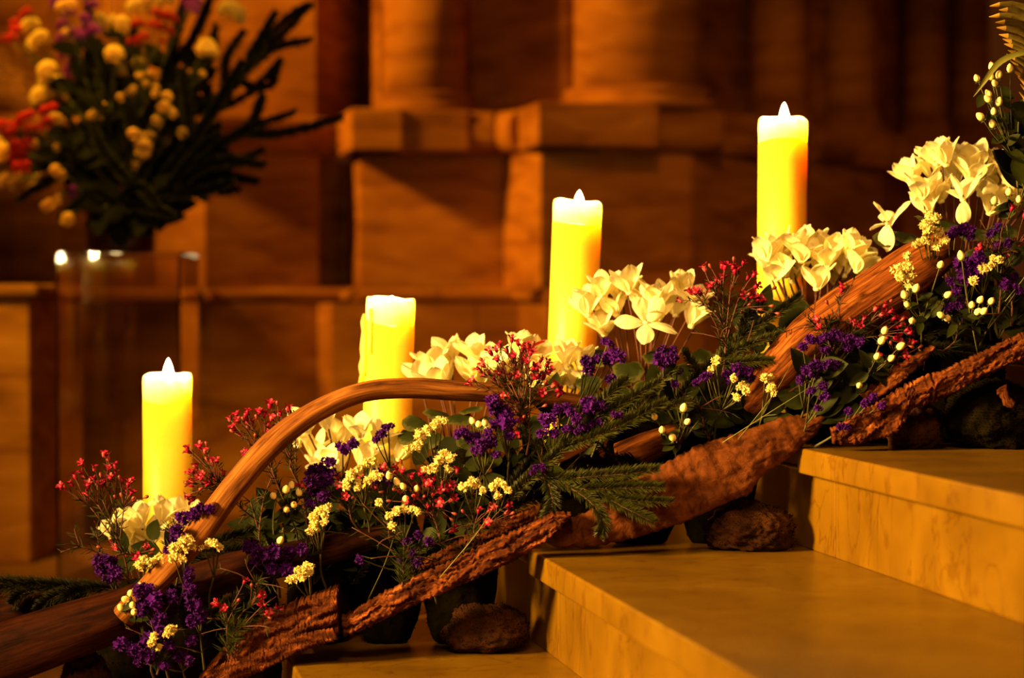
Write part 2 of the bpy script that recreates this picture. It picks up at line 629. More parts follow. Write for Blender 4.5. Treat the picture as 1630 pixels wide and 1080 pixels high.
# cornice: blocks and rolls
for a, b, prof, nm in (
        (wpt(-160, 7.4), wpt(100, 7.22), 'roll', 'cornice_roll'), (wpt(100, 7.22), wpt(325, 7.14), 'roll', 'cornice_roll'),
        (wpt(325, 7.14), wpt(540, 7.5), 'roll', 'cornice_roll'),
        (wpt(538, 7.42), wpt(558, 7.06), 'flat', 'cornice_block'), (wpt(558, 7.06), wpt(643, 7.08), 'flat', 'cornice_block'),
        (wpt(646, 7.2), wpt(788, 7.2), 'roll', 'cornice_roll'), (wpt(788, 7.26), wpt(832, 7.1), 'roll', 'cornice_roll'),
        (wpt(830, 7.12), wpt(856, 6.84), 'flat', 'cornice_block'), (wpt(856, 6.84), wpt(975, 6.9), 'flat', 'cornice_block'),
        (wpt(979, 7.02), wpt(1142, 7.12), 'roll', 'cornice_roll'), (wpt(1150, 7.22), wpt(1285, 7.55), 'flat', 'cornice_block'),
        (wpt(1287, 7.7), wpt(1345, 7.85), 'roll', 'cornice_roll'), (wpt(1352, 7.84), wpt(1420, 8.0), 'flat', 'cornice_block'),
        (wpt(1424, 8.2), wpt(1500, 8.5), 'roll', 'cornice_roll'), (wpt(1500, 8.6), wpt(1590, 8.9), 'flat', 'cornice_block')):
    stone(a, b, flat_prof(z_corn0, z_corn1) if prof == 'flat' else roll_prof(z_corn0, z_corn1, 0.055), nm, bev=0.008)
# upper wall between the shafts
z_top = 2.3
up = [wpt(-160, 7.5), wpt(330, 7.5), wpt(505, 7.55), wpt(588, 7.95), wpt(598, 7.95), wpt(602, 7.55), wpt(742, 7.62), wpt(752, 7.52), wpt(900, 7.42), wpt(1118, 7.6), wpt(1196, 7.98), wpt(1290, 8.05),
      wpt(1400, 8.3), wpt(1440, 8.75), wpt(1572, 9.0)]
zc = [z_corn1, zpx(60, 7.3), z_top]
for i in range(2):
    run(up, zc[i], zc[i + 1], [(0.5,), (), (), (), (), (), (), (), (), (), (), (), (), ()])

# engaged shafts: top-level pieces of the setting
for px, Y, rpx, lab in ((676, 7.36, 66, 'slim round stone shaft left of the broad column'), (1014, 7.24, 101, 'broad round lit stone column over the projecting plinth block'),
                        (1240, 7.86, 45, 'slender stone shaft behind the tallest candle flame'), (1352, 8.12, 42, 'dim stone shaft right of the tallest candle'),
                        (1472, 8.6, 33, 'dark slim shaft above the top cyclamen, beside the paler one'), (1543, 8.8, 29, 'dark outermost shaft next to the black opening')):
    c = wpt(px, Y)
    zb = z_corn1
    e = empty('column', (c.x, c.y, zb), lab, 'column', kind='structure')
    R = rpx * Y / F
    b_ = MB()
    hb = 0.075
    k = R * 0.24
    b_.lathe([(R + k, 0), (R + k * 1.1, hb * 0.2), (R + k, hb * 0.42), (R + k * 0.55, hb * 0.5), (R + k * 0.45, hb * 0.66), (R + k * 0.7, hb * 0.8), (R + k * 0.55, hb * 0.95), (R * 1.0, hb)], 40)
    b_.build('base_molding', M['stone'], e)
    zz = hb
    for h in (0.34, 0.5, 0.6):
        s_ = MB()
        s_.lathe([(R - 0.003, zz), (R, zz + 0.004), (R, zz + h - 0.004), (R - 0.003, zz + h)], 40)
        s_.build('shaft_drum', M['stone'], e)
        zz += h

# nearer plinth at the left edge
pl = empty('trim_1', (X_at(-60, 5.9), 5.9, ZF), 'stone plinth corner at the far left, nearer than the wall', 'plinth', kind='structure')
m = MB()
xa, xb = X_at(-260, 5.84), X_at(46, 5.84)
m.box((xa - pl.location.x, -0.06, 0), (xb - pl.location.x, 0.5, zpx(474, 5.84) - ZF))
bevel(m.build('plinth_block', M['stone'], pl, smooth=False), 0.006)
m = MB()
m.box((xa - pl.location.x, -0.085, zpx(474, 5.84) - ZF), (xb - pl.location.x + 0.03, 0.5, zpx(452, 5.84) - ZF))
bevel(m.build('plinth_cap', M['stone'], pl, smooth=False), 0.015, 3)

# steps -------------------------------------------------------------
EDIR = Vector((-0.2015, 1.0))
ENRM = Vector((1.0, 0.2015)).normalized()        # into the step
CORN = [(-0.36, 3.40, 0.0), (0.0255, 3.44, 0.165), (0.456, 3.414, 0.331), (0.886, 3.40, 0.496)]
SLAB = 0.041
SLAB_LABEL = ['lowest marble step with its tread just at the bottom edge', 'middle marble step with wide glossy tread and gold nosing',
              'upper marble step with gold nosing under the mossy stones', 'topmost marble step hidden behind the upper bark strip']


def edge_pt(i, Y, inset=0.0):
    x, y, z = CORN[i]
    p = Vector((x, y)) + EDIR * (Y - y)
    return p + ENRM * inset


for i, (cx, cy, cz) in enumerate(CORN):
    e = empty('stair_step', (cx, cy, cz), SLAB_LABEL[i], 'step', 'marble steps', kind='structure')
    zprev = ZF if i == 0 else CORN[i - 1][2]
    xr = 2.2
    # tread slab with a notch where its left end stops
    plan = [edge_pt(i, 1.55), Vector((xr, 1.55)), Vector((xr, 4.35)), edge_pt(i, 4.35, 0.045), edge_pt(i, cy + 0.01, 0.045), edge_pt(i, cy)]
    t = MB()
    t.prism([(p.x - cx, p.y - cy) for p in plan], -SLAB, 0)
    bevel(t.build('tread_slab', M['marble'], e, smooth=False), 0.004, 3)
    ry = cy - 0.10                      # the upright joint in the riser
    for ya, yb in ((1.55, ry - 0.001), (ry + 0.001, 4.35)):
        o1 = 0.028
        plan = [edge_pt(i, ya, o1), edge_pt(i, ya, 0.5), edge_pt(i, yb, 0.5), edge_pt(i, yb, o1)]
        t = MB()
        t.prism([(p.x - cx, p.y - cy) for p in plan], zprev - cz, -SLAB)
        bevel(t.build('riser_panel', M['marble'], e, smooth=False), 0.002, 2)

# ------------------------------------------------------------------ candles


def candle(px, top_py, zb, label, lean=0.0, flame_h=0.066, seed=0, drips=False, Y=3.82, rim_tilt=0.004):
    rnd = random.Random(seed)
    x = X_at(px, Y)
    e = empty('pillar_candle', (x, Y, zb), label, 'candle', 'lit pillar candles on the steps')
    e.rotation_euler = (0, lean, 0)
    H = HC + (468 - top_py) * Y / F - zb
    R = 0.0438
    well = 0.050

    def rim(th, j):
        if j <= 1 or j >= 8:
            return rim_tilt * 1.6 * math.cos(th - 0.4 - seed) + 0.002 * math.sin(2 * th + seed)
        return rim_tilt * 0.5 * math.cos(th - 0.4 - seed) + 0.0012 * math.sin(3 * th + seed) + 0.0006 * math.sin(7 * th + 2 * seed)
    zr = H - 0.044
    prof = [(R, 0), (R, H * 0.5), (R, zr), (0.004, zr), (0.001, zr)]
    core = MB()
    core.lathe(prof, 48, fn=lambda th, j: (rim_tilt * 1.6 * math.cos(th - 0.4 - seed) + 0.002 * math.sin(2 * th + seed)) if j >= 2 else 0.0)
    core.build('candle_body', M['wax'], e)
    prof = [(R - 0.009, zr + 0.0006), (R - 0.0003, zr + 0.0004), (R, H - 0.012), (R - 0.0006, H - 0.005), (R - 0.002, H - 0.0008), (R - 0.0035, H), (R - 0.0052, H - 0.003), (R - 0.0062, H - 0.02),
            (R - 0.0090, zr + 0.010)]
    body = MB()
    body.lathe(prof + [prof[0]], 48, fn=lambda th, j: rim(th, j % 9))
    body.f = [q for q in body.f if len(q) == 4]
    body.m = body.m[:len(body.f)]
    body.build('candle_rim', M['wax_glow'], e)
    wk = MB()
    zw = H - 0.042
    wk.tube([(0, 0, zw), (0.001, 0, zw + 0.010), (0.003, 0, zw + 0.019)], [0.0013, 0.0013, 0.0010], 6)
    wk.build('wick', M['wick'], e)
    fl_ = MB()
    z0 = zw + 0.012
    fp = []
    for k in range(15):
        u = k / 14
        r = 0.0098 * (math.sin(PI * min(1, u ** 0.72)) ** 0.75) + 0.0003
        fp.append((r, z0 + flame_h * u))
    fl_.lathe(fp, 18, cx=0.002)
    fl_.build('flame', M['flame'], e)
    if drips:
        d = MB()
        for a, z1, z2, r in ((PI * 1.02, H - 0.03, H - 0.155, 0.006), (PI * 1.12, H - 0.06, H - 0.14, 0.005), (PI * 1.25, H - 0.02, H - 0.10, 0.004), (PI * 0.93, H - 0.10, H - 0.18, 0.005)):
            pts = []
            for k in range(9):
                u = k / 8
                pts.append((math.cos(a) * (R + 0.0025), math.sin(a) * (R + 0.0025), z1 + (z2 - z1) * u))
            d.tube(pts, [r * 1.25 * (0.35 + 0.5 * math.sin(k * 1.3 + a) ** 2 + 0.35 * (k / 8)) for k in range(9)], 8)
        d.build('wax_drips', M['wax'], e)
    return e


candle(266, 596, ZF, 'lowest lit pillar candle, leftmost of the row, above the first white cyclamen', 0.0, 0.058, 1)
candle(608, 474, 0.0, 'lit pillar candle with dripped wax behind the curved driftwood branch', math.radians(1.6), 0.033, 2, drips=True)
candle(900, 320, 0.165, 'leaning lit pillar candle with short flame, third up the steps', math.radians(2.2), 0.049, 3)
candle(1243, 190, 0.331, 'tallest standing lit pillar candle, topmost of the row, right of centre', math.radians(0.3), 0.059, 4)

# ------------------------------------------------------------------ rocks, moss, wood and bark


def rock(c, r, mat, name, label, cat, seed, sub=5, amp=0.22, fuzz=0, group=None, zmin=None):
    """A lumpy body: c centre, r radii."""
    import bmesh
    bm = bmesh.new()
    bmesh.ops.create_icosphere(bm, subdivisions=sub, radius=1.0)
    v = []
    for p in bm.verts:
        q = p.co.copy()
        n_ = noise.fractal(q * 1.3 + Vector((seed * 3.1, 0, 0)), 1.0, 2.1, 4) * amp + noise.noise(q * 6 + Vector((seed, 9, 0))) * amp * 0.36 + noise.noise(q * 13 + Vector((seed, 2, 0))) * amp * 0.26 + noise.noise(q * 26 + Vector((seed, 4, 0))) * amp * 0.14
        q = q * (1 + n_)
        z = q.z * r[2]
        if zmin is not None:
            z = max(z, zmin - c[2])
        v.append((q.x * r[0], q.y * r[1], z))
    f = [tuple(x.index for x in fc.verts) for fc in bm.faces]
    bm.free()
    m_ = MB()
    m_.add(v, f)
    o = m_.build(name, mat, loc=c)
    tag(o, label, cat, group)
    if fuzz:
        rnd = random.Random(seed)
        z = MB()
        for _ in range(fuzz):
            p = Vector(rnd.choice(v))
            if zmin is not None and p.z + c[2] < zmin + 0.01:
                continue
            nrm = Vector((p.x / r[0] ** 2, p.y / r[1] ** 2, p.z / r[2] ** 2)).normalized()
            d = (nrm + Vector((rnd.uniform(-.7, .7), rnd.uniform(-.7, .7), rnd.uniform(-.5, .9)))).normalized()
            sd = d.orthogonal().normalized() * 0.0007
            ln = rnd.uniform(0.002, 0.0045)
            z.add([p - sd, p + sd, p + d * ln], [(0, 1, 2)])
        fz = z.build('moss_fuzz', M['moss'], o)
        tag(fz, kind='stuff')
    return o


def rock_px(px0, px1, py_top, py_bot, Y, zb, label, seed, mat='rock', ry=0.055, fuzz=2500, cat='stone', name='mossy_stone'):
    c = at((px0 + px1) / 2, (py_top + py_bot) / 2, Y)
    rx = (px1 - px0) / 2 / F * Y * 0.93
    zt = at(0, py_top, Y).z
    h = (zt - zb)
    c.z = zb + h * 0.47
    return rock(c, (rx, ry, h * 0.56), M[mat], name, label, cat, seed, fuzz=fuzz, zmin=zb + 0.0005)


rock_px(700, 848, 962, 1035, 3.44, 0.0, 'small mossy stone on the lowest tread under the long bark strip', 3)
rock_px(1122, 1266, 803, 880, 3.43, 0.165, 'rough mossy stone on the middle tread under the broad bark slab', 5)
rock_px(1398, 1502, 640, 714, 3.40, 0.331, 'small brown stone on the upper tread between bark and green stone', 7, ry=0.045)
rock_px(1500, 1660, 606, 716, 3.40, 0.331, 'large green mossy stone at the right end of the upper tread', 9, mat='moss', ry=0.06, fuzz=6000)
rock_px(88, 190, 1050, 1220, 3.40, ZF, 'rough stone under the big driftwood log at the bottom left corner', 11, ry=0.06)

# moss cushions that carry the cut flowers, one per tread
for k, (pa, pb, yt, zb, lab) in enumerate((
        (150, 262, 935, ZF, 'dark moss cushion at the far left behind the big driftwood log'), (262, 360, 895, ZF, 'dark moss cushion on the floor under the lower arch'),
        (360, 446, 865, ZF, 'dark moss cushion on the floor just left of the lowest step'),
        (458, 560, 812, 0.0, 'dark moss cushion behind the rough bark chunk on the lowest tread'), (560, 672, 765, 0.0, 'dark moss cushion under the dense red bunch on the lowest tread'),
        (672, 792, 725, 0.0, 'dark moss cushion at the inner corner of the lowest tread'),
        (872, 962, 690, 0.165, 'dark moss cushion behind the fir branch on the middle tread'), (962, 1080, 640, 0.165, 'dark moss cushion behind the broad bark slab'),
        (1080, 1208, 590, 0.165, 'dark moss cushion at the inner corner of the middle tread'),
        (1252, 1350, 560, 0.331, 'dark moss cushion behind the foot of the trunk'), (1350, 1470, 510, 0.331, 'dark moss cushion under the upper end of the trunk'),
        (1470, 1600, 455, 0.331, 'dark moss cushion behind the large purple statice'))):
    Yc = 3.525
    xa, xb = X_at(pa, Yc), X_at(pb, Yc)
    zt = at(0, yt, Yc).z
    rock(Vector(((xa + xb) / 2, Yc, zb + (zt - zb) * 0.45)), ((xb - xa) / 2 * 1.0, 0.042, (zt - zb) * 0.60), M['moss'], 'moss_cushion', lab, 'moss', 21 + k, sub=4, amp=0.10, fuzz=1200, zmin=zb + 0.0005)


def branch(name, pts, radii, mat, label, cat, Y=3.36, n=22, N=70, wob=0.10, seed=0.0, flat=1.0, ends=None):
    """pts: (px, py[, Y])"""
    P = [at(p[0], p[1], p[2] if len(p) > 2 else Y) for p in pts]
    path = smooth_path(P, N)
    m_ = MB()
    m_.tube(path, interp(radii, N), n, wob=wob, seed=seed, flat=flat)
    o = m_.build(name, [mat])
    return tag(o, label, cat)


arch = branch('driftwood_branch', [(196, 982, 3.33), (250, 925, 3.32), (318, 848, 3.31), (375, 772, 3.31), (432, 708, 3.32), (500, 657, 3.33), (575, 625, 3.34), (650, 618, 3.36), (720, 622, 3.38),
                                   (800, 626, 3.40), (880, 634, 3.42), (968, 645, 3.44)],
              [0.019, 0.0205, 0.0215, 0.020, 0.019, 0.017, 0.0155, 0.0165, 0.0165, 0.0155, 0.0135, 0.008], M['driftwood'],
              'long smooth driftwood branch arching over the flowers in front of the dripping candle', 'branch', seed=1.3)
kb = MB()
kn = at(340, 808, 3.285)
kb.lathe([(0.0075, -0.004), (0.0085, 0.0), (0.006, 0.0035), (0.003, 0.002), (0.0005, 0.001)], 14)
kno = kb.build('knot', M['driftwood'], arch, loc=kn)
kno.rotation_euler = (PI / 2, 0, 0.5)
branch('driftwood_log', [(-60, 1062, 3.34), (40, 1030, 3.34), (130, 1000, 3.35), (200, 975, 3.37), (290, 938, 3.40), (390, 905, 3.41), (500, 880, 3.42), (640, 846, 3.43)],
       [0.050, 0.047, 0.043, 0.039, 0.033, 0.030, 0.026, 0.015], M['wood_dark'], 'thick weathered driftwood log running in from the bottom left corner', 'log', wob=0.12, seed=4.4, N=90)
branch('driftwood_log', [(-60, 985, 3.47), (20, 978, 3.47), (90, 968, 3.47), (137, 960, 3.47)], [0.033, 0.032, 0.031, 0.030], M['wood_dark'],
       'short reddish log with cut end lying under the fir at the left edge', 'log', seed=7.7, N=30)
branch('driftwood_stump', [(1185, 650, 3.45), (1240, 594, 3.44), (1290, 546, 3.44), (1350, 500, 3.44), (1410, 460, 3.44), (1462, 425, 3.45), (1500, 400, 3.46)],
       [0.030, 0.055, 0.062, 0.062, 0.060, 0.056, 0.044], M['wood_red'], 'thick reddish driftwood trunk leaning up to the top cyclamen', 'driftwood', seed=2.1, wob=0.16, N=60, flat=0.75)
branch('wood_piece', [(868, 742, 3.37), (900, 722, 3.36), (942, 703, 3.36)], [0.006, 0.011, 0.008], M['cutwood'], 'split orange wood piece poking out of the fir needles', 'wood', seed=3.0, N=14, n=10)
branch('wood_piece', [(985, 728, 3.47), (1030, 712, 3.46), (1078, 690, 3.47)], [0.022, 0.025, 0.018], M['wood_red'], 'reddish wood stub in shadow above the broad bark slab', 'wood', seed=5.0, N=16, n=12)


def strip(name, top, bot, mat, label, cat, Y0, Y1=None, thick=0.016, bulge=0.018, amp=0.006, nc=190, nr=26, fx=9.0, fy=110.0, seed=0.0, ragged=0.004):
    """A slab of bark: the two long edges (pixels) give its real outline at distance Y0..Y1, bent round its length, with ridges."""
    Y1 = Y0 if Y1 is None else Y1

    def edge(pts):
        A = [Vector((p[0], p[1], 0)) for p in pts]
        L = [0.0]
        for a, b in zip(A[:-1], A[1:]):
            L.append(L[-1] + (b - a).length)
        out = []
        for i in range(nc):
            s = L[-1] * i / (nc - 1)
            k = 0
            while k < len(A) - 2 and L[k + 1] < s:
                k += 1
            t = (s - L[k]) / max(1e-6, L[k + 1] - L[k])
            out.append(A[k] + (A[k + 1] - A[k]) * t)
        return out
    T, B = edge(top), edge(bot)
    m_ = MB()
    front, back, gf, gb = [], [], [], []
    for i in range(nc):
        Y = Y0 + (Y1 - Y0) * i / (nc - 1)
        t, b = at(T[i].x, T[i].y, Y), at(B[i].x, B[i].y, Y)
        t += (t - b).normalized() * ragged * (noise.noise(Vector((i * 0.35 + seed, 0, 0))) + 0.6 * noise.noise(Vector((i * 0.9 + seed, 5, 0))))
        b += (b - t).normalized() * ragged * (noise.noise(Vector((i * 0.35 + seed, 9, 0))) + 0.6 * noise.noise(Vector((i * 0.9 + seed, 3, 0))))
        c = (at(T[0].x, T[0].y, Y0) - t).length
        wd = (t - b).length
        for j in range(nr):
            u = j / (nr - 1)
            p = t + (b - t) * u
            s = 2 * u - 1
            bul = bulge * math.sqrt(max(0, 1 - s * s))
            q = Vector((c * fx * 2.2 + seed, u * wd * fy * 0.7 + 0.6 * noise.noise(Vector((c * 14, seed, 0))), seed))
            rg = noise.fractal(q, 0.7, 2.2, 5) * 1.1
            pl_ = noise.noise(Vector((c * 26 + seed, u * wd * 75, 3.0 + seed)))
            st = rg + (0.55 if pl_ > 0.12 else -0.25 if pl_ < -0.25 else 0.0)
            p2 = p + Vector((0, -bul - amp * st, 0.30 * amp * noise.noise(q * 1.7 + Vector((0, 0, 4)))))
            front.append(p2)
            back.append(p + Vector((0, thick - bul * 0.6 + amp * 0.4 * noise.noise(q), 0)))
            gf.append((u * wd, 0.0, c + seed))
            gb.append((u * wd, thick, c + seed))
    f = []
    n = nc * nr
    for i in range(nc - 1):
        for j in range(nr - 1):
            a = i * nr + j
            f.append((a, a + 1, a + nr + 1, a + nr))
            f.append((n + a, n + a + nr, n + a + nr + 1, n + a + 1))
    for i in range(nc - 1):
        a = i * nr
        f.append((a, a + nr, n + a + nr, n + a))
        a = i * nr + nr - 1
        f.append((a + nr, a, n + a, n + a + nr))
    for j in range(nr - 1):
        f.append((j + 1, j, n + j, n + j + 1))
        a = (nc - 1) * nr + j
        f.append((a, a + 1, n + a + 1, n + a))
    m_.add(front + back, f, 0, gf + gb)
    o = m_.build(name, mat)
    return tag(o, label, cat)


# rough chunk at the bottom, with its cut end on the right
chunk = strip('bark_chunk', [(318, 1076), (370, 1015), (408, 988), (470, 958), (538, 934)], [(322, 1112), (380, 1086), (430, 1060), (490, 1030), (540, 1012)], M['bark'],
              'rough thick bark chunk with sawn right end beside the lowest step', 'bark', 3.31, 3.33, thick=0.045, bulge=0.026, amp=0.008, fx=8, fy=120, seed=2.0)
ce = MB()
p = [at(539, 938, 3.315), at(545, 940, 3.345), at(546, 1008, 3.345), at(540, 1010, 3.315)]
ce.add([q for q in p] + [q + Vector((-0.004, 0.002, 0)) for q in p], [(0, 3, 2, 1), (4, 5, 6, 7), (0, 1, 5, 4), (1, 2, 6, 5), (2, 3, 7, 6), (3, 0, 4, 7)])
ce.build('sawn_end', M['wood_dark'], chunk, smooth=False)
strip('bark_strip', [(330, 1066), (400, 1040), (470, 1010), (530, 1000)], [(330, 1100), (410, 1072), (480, 1038), (538, 1018)], M['bark'],
      'thin bark strip lying along the underside of the rough bark chunk', 'bark', 3.285, 3.30, thick=0.010, bulge=0.008, amp=0.004, seed=12.0, nr=12)
strip('bark_strip', [(544, 982), (600, 950), (660, 918), (720, 893), (780, 862), (850, 832), (880, 814), (908, 815)], [(548, 1014), (600, 994), (650, 970), (710, 942), (780, 912), (840, 882), (880, 852), (910, 824)], M['bark'],
      'long ridged bark strip pointing up to the corner of the middle step', 'bark', 3.33, 3.31, thick=0.018, bulge=0.016, amp=0.0075, fx=8, fy=110, seed=3.3)
strip('bark_strip', [(655, 900), (700, 878), (750, 848), (800, 826), (852, 807)], [(660, 912), (710, 898), (760, 872), (810, 850), (856, 826)], M['bark'],
      'dark narrow bark strip just above the long ridged one', 'bark', 3.38, 3.37, thick=0.014, bulge=0.010, amp=0.005, seed=5.1, nr=14)
strip('bark_slab', [(880, 838), (935, 815), (990, 772), (1060, 738), (1110, 710), (1180, 688), (1250, 664), (1312, 655)],
      [(885, 872), (940, 872), (1000, 860), (1090, 832), (1140, 808), (1195, 786), (1210, 760), (1255, 730), (1300, 690), (1316, 668)], M['bark_flat'],
      'broad flat bark slab leaning on the corner of the upper step', 'bark', 3.34, 3.40, thick=0.016, bulge=0.012, amp=0.0030, fx=16, fy=30, seed=6.2, nr=30, nc=150, ragged=0.003)
strip('bark_strip', [(1322, 684), (1350, 668), (1400, 640), (1450, 608), (1505, 588), (1560, 562), (1640, 524)], [(1326, 706), (1370, 706), (1428, 690), (1452, 652), (1500, 636), (1545, 610), (1590, 590), (1640, 562)], M['bark'],
      'long reddish bark strip over the stones on the upper step', 'bark', 3.33, 3.31, thick=0.016, bulge=0.014, amp=0.0065, fx=9, fy=100, seed=8.4)
strip('bark_strip', [(1368, 628), (1405, 598), (1450, 568), (1486, 548)], [(1380, 640), (1425, 622), (1470, 580), (1488, 556)], M['bark'],
      'short bark splinter between the berries and the upper bark strip', 'bark', 3.37, 3.36, thick=0.012, bulge=0.010, amp=0.005, seed=9.7, nc=60, nr=12)
strip('bark_flake', [(1592, 616), (1602, 612), (1606, 630), (1616, 640)], [(1586, 622), (1596, 640), (1600, 648), (1612, 650)], M['bark'],
      'curled bark flake stuck on the large green stone', 'bark', 3.325, thick=0.004, bulge=0.004, amp=0.002, seed=1.7, nc=20, nr=8)

# ------------------------------------------------------------------ cyclamen


def petal_mesh(seed):
    rnd = random.Random(seed)
    m_ = MB()
    nu, nv = 9, 7
    L, Wd = 0.050 * rnd.uniform(0.92, 1.08), 0.036 * rnd.uniform(0.88, 1.1)
    tw = rnd.uniform(-0.35, 0.35)
    cup = rnd.uniform(0.10, 0.28)
    v, f = [], []
    for i in range(nu):
        t = i / (nu - 1)
        wd = Wd * 0.5 * (math.sin(PI * (0.06 + 0.90 * t ** 0.85)) ** 0.62) * (0.42 + 0.68 * t ** 0.6)
        if t > 0.80:
            wd *= 1 - 0.55 * ((t - 0.80) / 0.20) ** 1.6
        for j in range(nv):
            s = 2 * j / (nv - 1) - 1
            x = s * wd
            y = -cup * wd * (1 - s * s) * 1.4 + 0.010 * t * t + 0.0012 * math.sin(7 * s + seed + 5 * t)
            a = tw * (t - 0.2)
            xr, yr = x * math.cos(a) - y * math.sin(a), x * math.sin(a) + y * math.cos(a)
            v.append((xr, yr, L * (t - 0.05 * t * t) + 0.0012 * math.sin(4 * s + seed)))
    for i in range(nu - 1):
        for j in range(nv - 1):
            q = i * nv + j
            f.append((q, q + 1, q + nv + 1, q + nv))
    m_.add(v, f, 0)
    return m_.mesh('petal', [M['petal']])


PETALS = [petal_mesh(k) for k in range(6)]
PETAL_RED = PETALS[1].copy()
PETAL_RED.materials[0] = M['red_petal']


def cyc_flower(root, rpos, p, axis, rnd, base, size=1.0, lean=None, angles=None, red=False):
    """p: world position of the mouth; axis: direction the swept-back petals point to."""
    m_ = MB()
    axis = axis.normalized()
    top = p - axis * 0.002
    hook = p + axis * 0.010 * size + Vector((rnd.uniform(-.004, .004), 0.012, -0.004))
    mid = (hook + base) * 0.5 + Vector((rnd.uniform(-.01, .01), 0.006, 0.02))
    path = smooth_path([base - p, mid - p, hook - p + Vector((0, 0.004, -0.006)), axis * 0.004], 12)
    m_.tube(path, [0.0017] * 11 + [0.002], 5, 1)
    # crown at the mouth
    q = Vector((0, 0, 1)).rotation_difference(axis)
    cr = MB()
    cr.lathe([(0.0030, -0.004), (0.0052, -0.0032), (0.0060, 0.0), (0.0046, 0.004), (0.001, 0.005)], 10)
    m_.add([q @ Vector(v) * size for v in cr.v], cr.f, 0)
    fl_ = m_.build('flower', [M['petal'], M['stem_red']], root, loc=p - rpos)
    ph = rnd.uniform(0, 2 * PI)
    for k in range(5):
        a = ph + k * 2 * PI / 5 + rnd.uniform(-0.2, 0.2)
        ln = math.radians(rnd.uniform(8, 36)) if lean is None else math.radians(lean[k % len(lean)])
        if angles:
            a = angles[k]
        R1 = Matrix.Rotation(a, 4, 'Z') @ Matrix.Translation((0, 0.0038, 0)) @ Matrix.Rotation(-ln, 4, 'X') @ Matrix.Rotation(rnd.uniform(-0.25, 0.25), 4, 'Z')
        mw = Matrix.Translation((0, 0, 0)) @ q.to_matrix().to_4x4() @ R1 @ Matrix.Scale(size * rnd.uniform(0.92, 1.06), 4)
        pt = link('petal', PETAL_RED if (red and k == 0) else PETALS[rnd.randrange(6)], fl_)
        pt.matrix_local = mw
    return fl_


def cyc_leaf(root, rpos, base, tip_dir, size, rnd, stalk_from):
    """A heart-shaped leaf whose stalk meets it at base (world)."""
    m_ = MB()
    d = tip_dir.normalized()
    up = (Vector((0, -0.55, 1)) - d * d.dot(Vector((0, -0.55, 1)))).normalized()
    sd = d.cross(up)
    rings, seg = 4, 20
    v, g = [Vector((0, 0, 0))], [(0, 0, 0)]
    for r in range(1, rings + 1):
        u = r / rings
        for k in range(seg):
            th = 2 * PI * k / seg
            # heart outline, notch at th = pi
            rad = 0.62 + 0.26 * math.cos(th) - 0.06 * math.cos(2 * th) if abs(th - PI) > 0.3 else 0.24
            rad *= 1 + 0.04 * math.sin(9 * th)
            x = math.cos(th) * rad * u + 0.10 * u
            y = math.sin(th) * rad * u * 1.06
            z = -0.20 * u * u + 0.05 * math.sin(th * 5) * u * u + 0.10 * abs(math.sin(th)) * u * u
            v.append(d * (x * size) + sd * (y * size) + up * (z * size))
            g.append((math.cos(th) * u, math.sin(th) * u, 0))
    f = [(0, 1 + k, 1 + (k + 1) % seg) for k in range(seg)]
    for r in range(rings - 1):
        o = 1 + r * seg
        for k in range(seg):
            k2 = (k + 1) % seg
            f.append((o + k, o + seg + k, o + seg + k2, o + k2))
    m_.add(v, f, 0, g)
    s0 = stalk_from - base
    m_.tube(smooth_path([s0, s0 * 0.45 + Vector((0, 0, 0.015)), up * (-0.002)], 8), 0.0016, 5, 1)
    return m_.build('leaf', [M['cyc_leaf'], M['stem_red']], root, loc=base - rpos)


